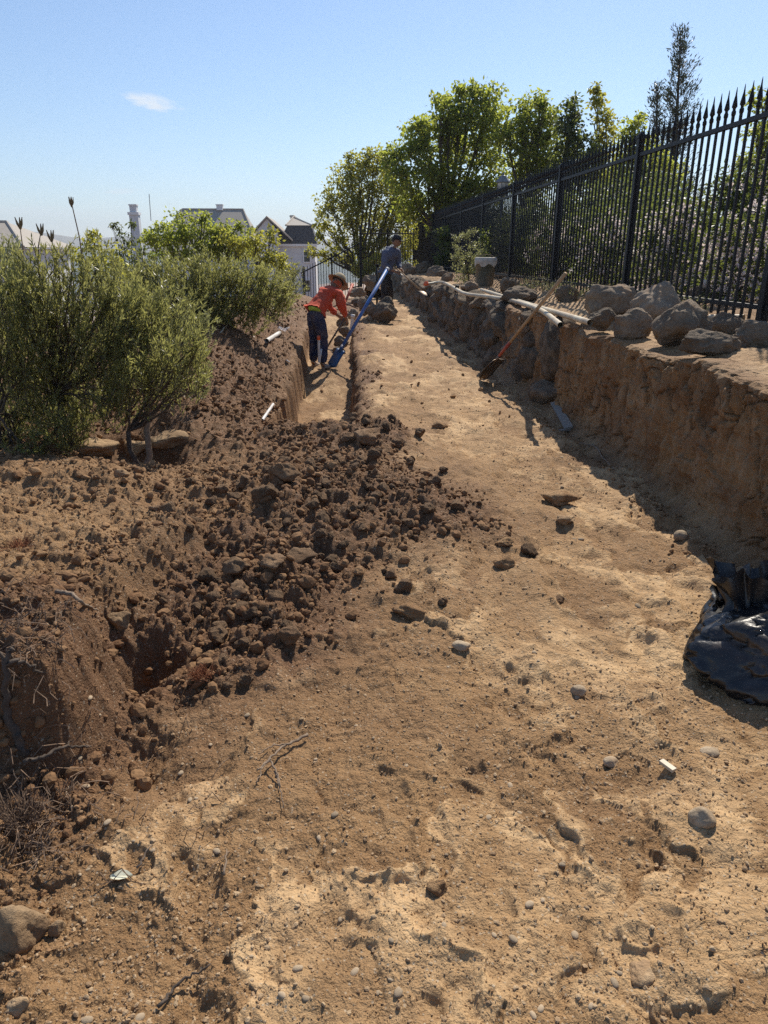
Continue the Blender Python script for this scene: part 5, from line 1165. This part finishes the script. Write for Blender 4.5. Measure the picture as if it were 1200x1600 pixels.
# house at the far left
h2 = thing('house', 'partly hidden house with a sloping grey roof at the left edge of the photo', 'house', atY(0, 470, 42)); Y2 = 42.0; P2 = lambda px, py, dy=0: atY(px, py, Y2 + dy)
zb2 = P2(0, 520).z
b = MB().box((P2(-42, 400).x, Y2 + 4, (zb2 + P2(0, 388).z) / 2), (P2(28, 400).x - P2(-112, 400).x, 8, P2(0, 388).z - zb2)).build('wall', M['render_'], h2)
x0, x1 = P2(-115, 380).x, P2(34, 380).x; hip(x0, x1, Y2 - .2, Y2 + 8.2, P2(0, 386).z, P2(0, 347, 4).z, 2, x1 - P2(11, 349, 4).x, M['rooftile'], h2, .2)
MB().box((P2(10, 400).x, Y2 - 1.2, P2(10, 404).z), (1.8, 2.2, .14), Matrix.Rotation(.35, 3, 'Y')).build('porch_roof', M['dark_shaded_roof'], h2)
window(P2(12, 425).x, P2(12, 425).z, .5, .8, Y2 - .02, h2)

# ------------------------------------------------------------------ black plastic bag by the bank
bm_, nt_, bb = newmat('black_plastic', .22); g_ = NT(nt_); bb.inputs['Base Color'].default_value = (.012, .012, .013, 1); bb.inputs['Specular IOR Level'].default_value = .62
vx_ = g_.voro(g_.coord((1, 1.2, .8)), 8.0); f_ = g_.math('ADD', g_.noise(g_.coord(), 9, 5, .6, .8), g_.math('MULTIPLY', vx_, 1.5)); f2_ = g_.noise(g_.coord((1, 1, 3)), 34, 3, .6, .6)
g_.l.new(g_.bump(g_.math('ADD', f_, g_.math('MULTIPLY', f2_,   .25)), .18, .04), bb.inputs['Normal'])
g_.l.new(g_.ramp(g_.noise(g_.coord(), 5, 5, .7), [(.4, .30), (.7, .48)]), bb.inputs['Roughness'])
g_.l.new(g_.mix(g_.ramp(g_.noise(g_.coord(), 4, 5, .7), [(.5, 0.0), (.72, .35)]), (.012, .012, .013), (.16, .10, .06)), bb.inputs['Base Color'])
bg_ = thing('plastic_bag', 'shiny crumpled black plastic bag lying at the foot of the clay bank', 'bag', (1.95, 2.72, 0))
rgb = np.random.default_rng(77); V_, F_ = ico(6); V_ = V_.copy(); r_ = np.full(len(V_), 1.12)
nn_ = rgb.normal(size=(22, 3)); nn_[:, 2] = nn_[:, 2] * .8 + .25; nn_ /= np.linalg.norm(nn_, axis=1)[:, None]
dd_ = rgb.uniform(.82, 1.0, 22)
for i_, (v_, d_) in enumerate([((-.10, -.72, .68), .52), ((-.75, -.50, .42), .66), ((-.55, .3, .75), .70), ((.5, -.6, .6), .66), ((0, .55, .83), .80), ((-.6, -.75, -.1), .78)]): nn_[i_] = np.array(v_) / np.linalg.norm(v_); dd_[i_] = d_
for n_, d_ in zip(nn_, dd_):
    k_ = V_ @ n_; r_ = np.minimum(r_, np.where(k_ > .1, d_ / np.maximum(k_, .1), 9))
wr = np.abs(n3(V_[:, 0] * 2.2, V_[:, 1] * 2.2, V_[:, 2] * 2.2, 5)); wr2 = np.abs(n3(V_[:, 0] * 5 + 5, V_[:, 1] * 5, V_[:, 2] * 5, 6)); wr3 = np.abs(n3(V_[:, 0] * 13 + 5, V_[:, 1] * 13, V_[:, 2] * 13, 7))
r_ = r_ + .08 * (wr - .3) - .07 * np.exp(-(wr2 / .07) ** 2) - .03 * np.exp(-(wr3 / .07) ** 2) + .02 * n3(V_[:, 0] * 5, V_[:, 1] * 5, V_[:, 2] * 5, 11)
P_ = V_ * r_[:, None] * np.array([.60, .47, .31]); P_[:, 2] = np.maximum(P_[:, 2] + .13, .012 * wr2); P_ += np.array([2.03, 2.43, .01])
link('sack', np_mesh('sack', P_, F_), bm_, bg_)
nk = MB(); A0 = atY(1170, 968, 2.60); A1 = atY(1162, 893, 2.68); rr_ = random.Random(4); nA, nL = 60, 12
for j in range(nL):
    t = j / (nL - 1); rad = .125 - .05 * math.sin(min(t * 2.2, 1) * PI / 2) + max(0, t - .3) * .10; c_ = A0.lerp(A1, t)
    for a in range(nA):
        an = 2 * PI * a / nA; pl = 1 + (.34 * math.sin(an * 5 + 2.2 * t) + .20 * math.sin(an * 11 + 2) + .06 * math.sin(an * 23 + 5 * t)) * min(1, .35 + t)
        nk.v.append(tuple(c_ + Vector((math.cos(an) * rad * pl * .85, math.sin(an) * rad * pl * .6, (.03 * math.sin(an * 3 + 1) + .015 * math.sin(an * 8)) * max(0, t - .5) * 2))))
for j in range(nL - 1):
    for a in range(nA): nk.f.append((j * nA + a, j * nA + (a + 1) % nA, (j + 1) * nA + (a + 1) % nA, (j + 1) * nA + a))
nk.build('gathered_neck', bm_, bg_, True)
fl = MB(); nu = 14; c1, c2, c3, c4 = atY(1116, 968, 2.66), atY(1150, 950, 2.68), atY(1150, 910, 2.75), atY(1109, 922, 2.73)
for j in range(nu):
    for i in range(nu):
        u, v = i / (nu - 1), j / (nu - 1); p = c1.lerp(c2, u).lerp(c4.lerp(c3, u), v); fl.v.append(tuple(p + Vector((.008 * math.sin(v * 9), -.025 * math.sin(u * 5 + v * 3) - .015 * math.sin(v * 11 + u * 4), .008 * math.sin(u * 12)))))
for j in range(nu - 1):
    for i in range(nu - 1): fl.f.append((j * nu + i, j * nu + i + 1, (j + 1) * nu + i + 1, (j + 1) * nu + i))
fl.build('loose_flap', bm_, bg_, True)

# ------------------------------------------------------------------ people
def skin(nodes, edges, root, sub=2, disp=0.0, seed=0, smooth=True):
    names = list(nodes); me = bpy.data.meshes.new('skin_graph'); me.from_pydata([nodes[n][0] for n in names], [(names.index(a), names.index(b)) for a, b in edges], [])
    bm = bmesh.new(); bm.from_mesh(me); lay = bm.verts.layers.skin.verify(); bm.verts.ensure_lookup_table()
    for i, n in enumerate(names):
        r = nodes[n][1]; bm.verts[i][lay].radius = (r, r) if not hasattr(r, '__len__') else r; bm.verts[i][lay].use_root = n == root
    bm.to_mesh(me); bm.free()
    o = bpy.data.objects.new('skin_graph', me); COL.objects.link(o)
    md = o.modifiers.new('skin', 'SKIN'); md.use_smooth_shade = True; md.branch_smoothing = .4
    sb_ = o.modifiers.new('sub', 'SUBSURF'); sb_.levels = sub; sb_.render_levels = sub
    bpy.context.view_layer.update(); dg = bpy.context.evaluated_depsgraph_get(); out = bpy.data.meshes.new_from_object(o.evaluated_get(dg))
    bpy.data.objects.remove(o); bpy.data.meshes.remove(me)
    if disp:
        n = len(out.vertices); co = np.zeros(n * 3, np.float32); out.vertices.foreach_get('co', co); co = co.reshape(-1, 3).astype(float); no = np.zeros(n * 3, np.float32); out.vertices.foreach_get('normal', no); no = no.reshape(-1, 3)
        k_ = n3(co[:, 0] * 9, co[:, 1] * 9, co[:, 2] * 16, seed) + .5 * n3(co[:, 0] * 20, co[:, 1] * 20, co[:, 2] * 34, seed + 1); co += no * (disp * k_)[:, None]; out.vertices.foreach_set('co', co.astype(np.float32).ravel())
    out.polygons.foreach_set('use_smooth', [True] * len(out.polygons)); out.materials.clear(); out.update(); return out
M['skin'] = plain('skin', (0.27, 0.15, 0.095), 0.6, 0.1, 20); M['hair'] = plain('dark_hair', (0.02, 0.016, 0.013), 0.7)
M['redshirt'] = plain('red_jersey', (0.56, 0.075, 0.036), 0.85, 0.15, 25, 0, .3, dust=.2); M['lime'] = plain('lime_undershirt', (0.42, 0.60, 0.10), 0.8); M['navy'] = plain('navy_trousers', (0.020, 0.032, 0.080), 0.9, 0.25, 18, 0, .3, dust=.25)
M['greyhoodie'] = plain('grey_blue_hoodie', (0.105, 0.115, 0.165), 0.9, 0.15, 22, 0, .3); M['blackcloth'] = plain('dark_trousers', (0.016, 0.017, 0.021), 0.9, 0.2, 18, dust=.2); M['straw'] = wood_mat('straw_hat', (0.26, 0.20, 0.12), (0.44, 0.35, 0.22), 10, (6, 6, 1)); M['shoe'] = plain('scuffed_shoe', (0.35, 0.33, 0.30), 0.8, 0.3, 25, dust=.5); M['darkshoe'] = plain('dark_boot', (0.04, 0.03, 0.025), 0.8); M['cap'] = plain('dark_cap', (0.02, 0.022, 0.028), 0.85); M['eye'] = plain('eye', (0.02, 0.015, 0.012), 0.3); M['glove'] = plain('grey_work_glove', (0.16, 0.15, 0.14), 0.9)
def hand(N, E, tag_, wrist, palm, fdir, curl, thumb, r=.0095, L=.085):
    """palm and five separate bent fingers hanging on the wrist node"""
    wrist, palm = Vector(wrist), Vector(palm); f = Vector(fdir).normalized(); c = Vector(curl).normalized(); s = f.cross(c).normalized()
    N[tag_ + 'palm'] = (palm, (.036, .020)); E.append((wrist_key[tag_], tag_ + 'palm'))
    for i, (o_, l_) in enumerate(((-.030, .92), (-.010, 1.0), (.011, .95), (.030, .76))):
        b0 = palm + s * o_ * .8 + f * .02; b1 = palm + s * o_ + f * (.02 + L * .5 * l_) + c * .008; b2 = b1 + (f * .35 + c * .9).normalized() * L * .5 * l_
        N[f'{tag_}f{i}a'] = (b0, r * 1.05); N[f'{tag_}f{i}b'] = (b1, r); N[f'{tag_}f{i}c'] = (b2, r * .8); E.extend([(tag_ + 'palm', f'{tag_}f{i}a'), (f'{tag_}f{i}a', f'{tag_}f{i}b'), (f'{tag_}f{i}b', f'{tag_}f{i}c')])
    t0 = palm + s * .035 * thumb - f * .005; t1 = t0 + (s * thumb * .6 + f * .6 + c * .4).normalized() * .04; t2 = t1 + (f * .7 + c * .8).normalized() * .03
    N[tag_ + 't1'] = (t1, r * 1.15); N[tag_ + 't2'] = (t2, r * .95); E.extend([(tag_ + 'palm', tag_ + 't1'), (tag_ + 't1', tag_ + 't2')])
wrist_key = {'L': 'Lwr', 'R': 'Rwr'}
def head_mesh(h=.235, seed=0):
    """a head with brow, nose, mouth, chin and ears, looking along +X"""
    V_, F_ = ico(4); V_ = V_.copy(); x, y, z = V_.T
    P = V_ * np.array([.098, .076, h / 2])
    P[:, 1] *= 1 - .22 * sst(0, -1, z); P[:, 0] += np.where(x > 0, .012 * sst(-.1, -.8, z), -.02 * sst(.1, -.7, z))
    nose = np.exp(-((y / .16) ** 2 + ((z + .12) / .20) ** 2)) * (x > .3); P[:, 0] += .026 * nose
    P[:, 0] += .007 * np.exp(-((z - .18) / .09) ** 2) * (x > .5); P[:, 0] -= .012 * np.exp(-(((np.abs(y) - .38) / .16) ** 2 + ((z - .02) / .11) ** 2)) * (x > .3)
    P[:, 0] += .007 * np.exp(-((y / .26) ** 2 + ((z + .5) / .07) ** 2)) * (x > .3); P[:, 0] -= .006 * np.exp(-((y / .3) ** 2 + ((z + .43) / .025) ** 2)) * (x > .3)
    P[:, 0] += .010 * np.exp(-((y / .25) ** 2 + ((z + .82) / .12) ** 2)) * (x > 0)
    ear = np.exp(-(((x + .05) / .16) ** 2 + ((z + .02) / .22) ** 2)) * (np.abs(y) > .75); P[:, 1] += np.sign(y) * .020 * ear
    return P, F_
def person(lab, loc, rz, nodes, edges, head_c, head_pitch, clothes, hat, skin_mat='skin', head_yaw=0):
    root = thing('person', lab, 'person', loc); Rz = Matrix.Rotation(rz, 4, 'Z'); T_ = Matrix.Translation(loc) @ Rz
    bod = skin(nodes, edges, 'pelvis', 2); hp2, hf = head_mesh(); Hm = Matrix.Translation(head_c) @ Matrix.Rotation(head_yaw, 4, 'Z') @ Matrix.Rotation(head_pitch, 4, 'Y')
    # join the head into the body mesh
    hm = np_mesh('head', hp2, hf); hm.transform(Hm); bm = bmesh.new(); bm.from_mesh(bod); bm.from_mesh(hm); bm.to_mesh(bod); bm.free(); bpy.data.meshes.remove(hm)
    bod.polygons.foreach_set('use_smooth', [True] * len(bod.polygons)); bod.transform(T_); link('body', bod, M[skin_mat], root)
    for nm, me, mt in clothes: me.transform(T_); link(nm, me, M[mt], root)
    for sy in (-1, 1):
        e = MB().lathe((0, 0, 0), [(.001, -.008), (.008, -.004), (.008, .004), (.001, .008)], 8).mesh('eye', True); e.transform(T_ @ Hm @ Matrix.Translation((.088, sy * .030, .008))); link('eye', e, M['eye'], root)
    for nm, mb_, mt in hat: me = mb_.mesh(nm, True) if isinstance(mb_, MB) else mb_; me.transform(T_ @ Hm); link(nm, me, M[mt], root)
    return root, T_
def sub_(nodes, keys, k, add=0.0):
    out = {}
    for q in keys:
        p, r = nodes[q]; out[q] = (p, (r[0] * k + add, r[1] * k + add) if hasattr(r, '__len__') else r * k + add)
    return out
# --- worker in red, bent over in the trench, seen from behind and the side, working towards +X
Np = {'pelvis': ((-.02, 0, .93), (.135, .115)), 'waist': ((.07, 0, 1.06), (.125, .105)), 'chest': ((.235, 0, 1.20), (.155, .13)), 'upper': ((.33, 0, 1.275), (.15, .12)), 'neck': ((.415, 0, 1.33), .06), 'nape': ((.46, 0, 1.345), .058),
      'Rsh': ((.325, -.19, 1.24), .075), 'Rel': ((.39, -.235, 1.01), .052), 'Rwr': ((.56, -.13, .84), .034), 'Lsh': ((.355, .18, 1.26), .075), 'Lel': ((.45, .22, 1.05), .052), 'Lwr': ((.60, .10, .86), .034),
      'Rhip': ((-.02, -.10, .88), .10), 'Rkn': ((.035, -.115, .47), .066), 'Ran': ((-.02, -.12, .09), .045), 'Rtoe': ((.14, -.14, .04), .035), 'Lhip': ((-.01, .10, .88), .10), 'Lkn': ((.06, .12, .47), .066), 'Lan': ((.01, .13, .09), .045), 'Ltoe': ((.17, .14, .04), .035)}
Ed = [('pelvis', 'waist'), ('waist', 'chest'), ('chest', 'upper'), ('upper', 'neck'), ('neck', 'nape'), ('upper', 'Rsh'), ('Rsh', 'Rel'), ('Rel', 'Rwr'), ('upper', 'Lsh'), ('Lsh', 'Lel'), ('Lel', 'Lwr'), ('pelvis', 'Rhip'), ('Rhip', 'Rkn'), ('Rkn', 'Ran'), ('Ran', 'Rtoe'), ('pelvis', 'Lhip'), ('Lhip', 'Lkn'), ('Lkn', 'Lan'), ('Lan', 'Ltoe')]
body_n = {k_: (Vector(p), (tuple(v * .86 for v in r) if hasattr(r, '__len__') else r * .86)) for k_, (p, r) in Np.items()}
Eb = list(Ed); hand(body_n, Eb, 'R', Np['Rwr'][0], (.62, -.105, .79), (.75, .3, -.6), (.1, .9, -.3), 1); hand(body_n, Eb, 'L', Np['Lwr'][0], (.66, .07, .81), (.75, -.3, -.6), (.1, -.9, -.3), -1)
shirt = {k_: Np[k_] for k_ in ('waist', 'chest', 'upper', 'Rsh', 'Rel', 'Lsh', 'Lel')}; shirt = sub_(Np, shirt, 1.2, .018); shirt['hem'] = ((-.012, 0, .985), (.152, .128)); shirt['Rcuff'] = ((.545, -.14, .855), .046); shirt['Lcuff'] = ((.585, .11, .875), .046); shirt['neck'] = ((.40, 0, 1.32), .075)
Es = [('hem', 'waist'), ('waist', 'chest'), ('chest', 'upper'), ('upper', 'neck'), ('upper', 'Rsh'), ('Rsh', 'Rel'), ('Rel', 'Rcuff'), ('upper', 'Lsh'), ('Lsh', 'Lel'), ('Lel', 'Lcuff')]
shirt_m = skin(shirt, Es, 'waist', 3, .017, 3)
und = skin({'a': ((-.045, 0, .945), (.172, .146)), 'b': ((.0, 0, 1.005), (.171, .144))}, [('a', 'b')], 'a', 2)
tro = {'pelvis': ((-.03, 0, .93), (.165, .140)), 'top': ((-.005, 0, .985), (.160, .134)), 'Rhip': ((-.02, -.095, .84), .118), 'Rkn': ((.03, -.115, .47), .092), 'Rcf': ((-.02, -.12, .10), .078), 'Lhip': ((-.01, .095, .84), .118), 'Lkn': ((.055, .12, .47), .092), 'Lcf': ((.005, .13, .10), .078)}
tro_m = skin(tro, [('pelvis', 'top'), ('pelvis', 'Rhip'), ('Rhip', 'Rkn'), ('Rkn', 'Rcf'), ('pelvis', 'Lhip'), ('Lhip', 'Lkn'), ('Lkn', 'Lcf')], 'pelvis', 3, .012, 8)
def shoe(ax, ay, tx, ty, up_=.05): return skin({'h': ((ax - .04, ay, .055), (.045, .055)), 'm': ((ax * .45 + tx * .55, ay * .45 + ty * .55, .05), (.046, .045)), 't': ((tx + .03, ty, .038), (.040, .032)), 'a': ((ax, ay, .13), .048)}, [('h', 'm'), ('m', 't'), ('h', 'a')], 'h', 2)
brim = MB(); nB = 40
prof_h = [(.185, -.014), (.15, .004), (.108, .012), (.106, .05), (.098, .10), (.075, .128), (.0, .13)]
for (r0, z0) in prof_h:
    for k_ in range(nB):
        a = 2 * PI * k_ / nB; brim.v.append((math.cos(a) * r0 * 1.08 + .0, math.sin(a) * r0, z0 + (.03 * abs(math.sin(a)) ** 2 if r0 > .13 else 0) * (1.3 if r0 > .2 else .6)))
for j in range(len(prof_h) - 1):
    for k_ in range(nB): brim.f.append((j * nB + k_, j * nB + (k_ + 1) % nB, (j + 1) * nB + (k_ + 1) % nB, (j + 1) * nB + k_))
brim.v = [(x, y, z + .055) for x, y, z in brim.v]
band = MB().lathe((0, 0, .058), [(.1095, .012), (.1095, .045), (.106, .046)], 32)
nflap = MB()
for j in range(7):
    for i in range(13):
        a = PI * .35 + i / 12 * PI * 1.3; t = j / 6; rr = .088 + .012 * t + .006 * math.sin(i * 1.9) * t; nflap.v.append((math.cos(a) * rr - .01 * t, math.sin(a) * rr * .9, .035 - .085 * t))
for j in range(6):
    for i in range(12): nflap.f.append((j * 13 + i, j * 13 + i + 1, j * 13 + 14 + i, j * 13 + 13 + i))
M['cape'] = plain('orange_neck_cape', (0.62, 0.11, 0.045), 0.85, 0.1, 20)
wl_ = atY(497, 559, 12.35); wl_.z = gz(wl_.x, 12.35) - .01
p1, T1 = person('worker in a red long sleeved shirt and straw hat bent over in the trench', wl_, R(46), body_n, Eb, (.50, 0, 1.375), R(42), [('shirt', shirt_m, 'redshirt'), ('undershirt', und, 'lime'), ('trousers', tro_m, 'navy'), ('shoe', shoe(-.02, -.12, .14, -.14), 'shoe'), ('shoe', shoe(.01, .13, .17, .14), 'shoe')],
                [('straw_hat', brim, 'straw'), ('hat_band', band, 'blackcloth'), ('neck_cape', nflap, 'cape')])
# tools in the hands of the worker in red
h_ = T1 @ Vector((.655, -.02, .80)); e_ = T1 @ Vector((.16, -.30, .20)); e_ = atY(508, 548, h_.y - .25)
t = thing('digging_bar', 'dark digging bar held by the bent worker, its tip down in the trench', 'digging bar', e_)
MB().tube([e_, h_.lerp(e_, .05), h_ + (h_ - e_).normalized() * .12], [.016, .016, .016], 8).build('shaft', M['steel'], t, True); MB().tube([e_ + (e_ - h_).normalized() * .10, e_], [.006, .022], 8).build('tip', M['steel'], t)
a = atY(551, 444, 13.9); b_ = atY(537, 478, 13.6)
t = thing('pickaxe', 'red handled pickaxe standing in the rubble beyond the bent worker', 'tool', b_); MB().tube([a, b_], [.026, .020], 8).build('handle', M['redpaint'], t, True)
MB().tube([b_ + Vector((-.26, .05, -.05)), b_ + Vector((-.1, .02, .02)), b_ + Vector((0, 0, .03)), b_ + Vector((.1, -.02, .02)), b_ + Vector((.26, -.05, -.05))], [.006, .018, .026, .018, .008], 6).build('pick_head', M['steel'], t)
# --- worker in the grey hoodie, standing further back, facing +X and a little towards the camera
N2 = {'pelvis': ((0, 0, .97), (.135, .115)), 'waist': ((.02, 0, 1.10), (.125, .105)), 'chest': ((.10, 0, 1.29), (.155, .125)), 'upper': ((.17, 0, 1.41), (.15, .115)), 'neck': ((.22, 0, 1.50), .058), 'nape': ((.25, 0, 1.57), .056),
      'Rsh': ((.14, -.20, 1.41), .075), 'Rel': ((.06, -.28, 1.13), .052), 'Rwr': ((.25, -.16, 1.0), .034), 'Lsh': ((.19, .20, 1.41), .075), 'Lel': ((.20, .27, 1.14), .052), 'Lwr': ((.34, .08, 1.02), .034),
      'Rhip': ((0, -.10, .90), .10), 'Rkn': ((.03, -.13, .49), .066), 'Ran': ((-.03, -.14, .09), .045), 'Rtoe': ((.12, -.18, .04), .035), 'Lhip': ((0, .10, .90), .10), 'Lkn': ((.06, .13, .49), .066), 'Lan': ((.0, .15, .09), .045), 'Ltoe': ((.16, .16, .04), .035)}
b2n = {k_: (Vector(p), (tuple(v * .86 for v in r) if hasattr(r, '__len__') else r * .86)) for k_, (p, r) in N2.items()}; E2 = list(Ed)
hand(b2n, E2, 'R', N2['Rwr'][0], (.32, -.12, .97), (.8, .3, -.35), (.1, .8, -.5), 1); hand(b2n, E2, 'L', N2['Lwr'][0], (.40, .03, 1.0), (.7, -.5, -.3), (.1, -.8, -.5), -1)
hd = sub_(N2, ('waist', 'chest', 'upper', 'Rsh', 'Rel', 'Lsh', 'Lel'), 1.25, .02); hd['hem'] = ((.0, 0, .97), (.168, .145)); hd['Rcuff'] = ((.235, -.17, 1.01), .050); hd['Lcuff'] = ((.325, .09, 1.03), .050); hd['neck'] = ((.205, 0, 1.49), .085)
hd_m = skin(hd, Es, 'waist', 3, .013, 13)
tr2 = {'pelvis': ((-.005, 0, .95), (.158, .135)), 'top': ((.0, 0, 1.0), (.154, .130)), 'Rhip': ((0, -.095, .86), .115), 'Rkn': ((.03, -.13, .49), .090), 'Rcf': ((-.03, -.14, .09), .078), 'Lhip': ((0, .095, .86), .115), 'Lkn': ((.055, .13, .49), .090), 'Lcf': ((.0, .15, .09), .078)}
tr2_m = skin(tr2, [('pelvis', 'top'), ('pelvis', 'Rhip'), ('Rhip', 'Rkn'), ('Rkn', 'Rcf'), ('pelvis', 'Lhip'), ('Lhip', 'Lkn'), ('Lkn', 'Lcf')], 'pelvis', 3, .012, 18)
hood = skin({'a': ((.05, 0, 1.46), (.09, .06)), 'b': ((.10, .10, 1.48), .05), 'c': ((.10, -.10, 1.48), .05), 'd': ((.20, .085, 1.48), .035), 'e': ((.20, -.085, 1.48), .035)}, [('a', 'b'), ('a', 'c'), ('b', 'd'), ('c', 'e')], 'a', 2)
cp_ = MB().lathe((-.004, 0, .035), [(.108, 0), (.107, .03), (.098, .07), (.07, .098), (.0, .108)], 24)
vz = MB()
for lay in (0, 1):
    for j in range(6):
        for i in range(9):
            a = (i / 8 - .5) * 1.7; t_ = j / 5; vz.v.append((math.cos(a) * (.10 + .085 * t_) + .0, math.sin(a) * .105 * (1 - .12 * t_), .045 - .018 * t_ - .02 * (a * .8) ** 2 + lay * .005))
for lay in (0, 1):
    for j in range(5):
        for i in range(8):
            o_ = lay * 54; q_ = (o_ + j * 9 + i, o_ + j * 9 + i + 1, o_ + j * 9 + 10 + i, o_ + j * 9 + 9 + i); vz.f.append(q_ if lay else q_[::-1])
hair = MB().lathe((-.03, 0, -.01), [(.070, -.02), (.083, .02), (.092, .05), (.088, .06)], 20)
w2 = atY(603, 488, 17.6); w2.z = gz(w2.x, 17.6) - .01
p2, T2 = person('worker in a grey blue hoodie and dark cap standing far down the path', w2, R(-28), b2n, E2, (.275, 0, 1.64), R(12), [('hoodie', hd_m, 'greyhoodie'), ('hood', hood, 'greyhoodie'), ('trousers', tr2_m, 'blackcloth'), ('boot', shoe(-.03, -.14, .12, -.18), 'darkshoe'), ('boot', shoe(.0, .15, .16, .16), 'darkshoe')],
                [('cap', cp_, 'cap'), ('visor', vz, 'cap'), ('hair', hair, 'hair')])
h_ = T2 @ Vector((.40, -.05, .96)); e_ = Vector((h_.x + .45, h_.y - .55, gz(h_.x + .4, h_.y - .5) + .55))
t = thing('shovel', 'shovel held low by the worker in the hoodie, blade towards the bank', 'shovel', e_); dn = (e_ - h_).normalized()
MB().tube([h_ - dn * .55, e_], [.018, .018], 8).build('handle', M['ash'], t, True); blade(e_ - dn * .05, dn, Vector((0, 0, 1)).cross(dn), .2, .26, M['steel'], t, .03)
a = atY(589, 455, 17.9); b_ = atY(589, 416, 17.9); a.z = gz(a.x, 17.9)
t = thing('digging_bar', 'dark upright digging bar standing behind the worker in the hoodie', 'digging bar', a); MB().tube([a, b_], .026, 8).build('shaft', M['iron'], t, True); MB().tube([b_, b_ + Vector((0, 0, .05))], .04, 8).build('knob', M['iron'], t, True)
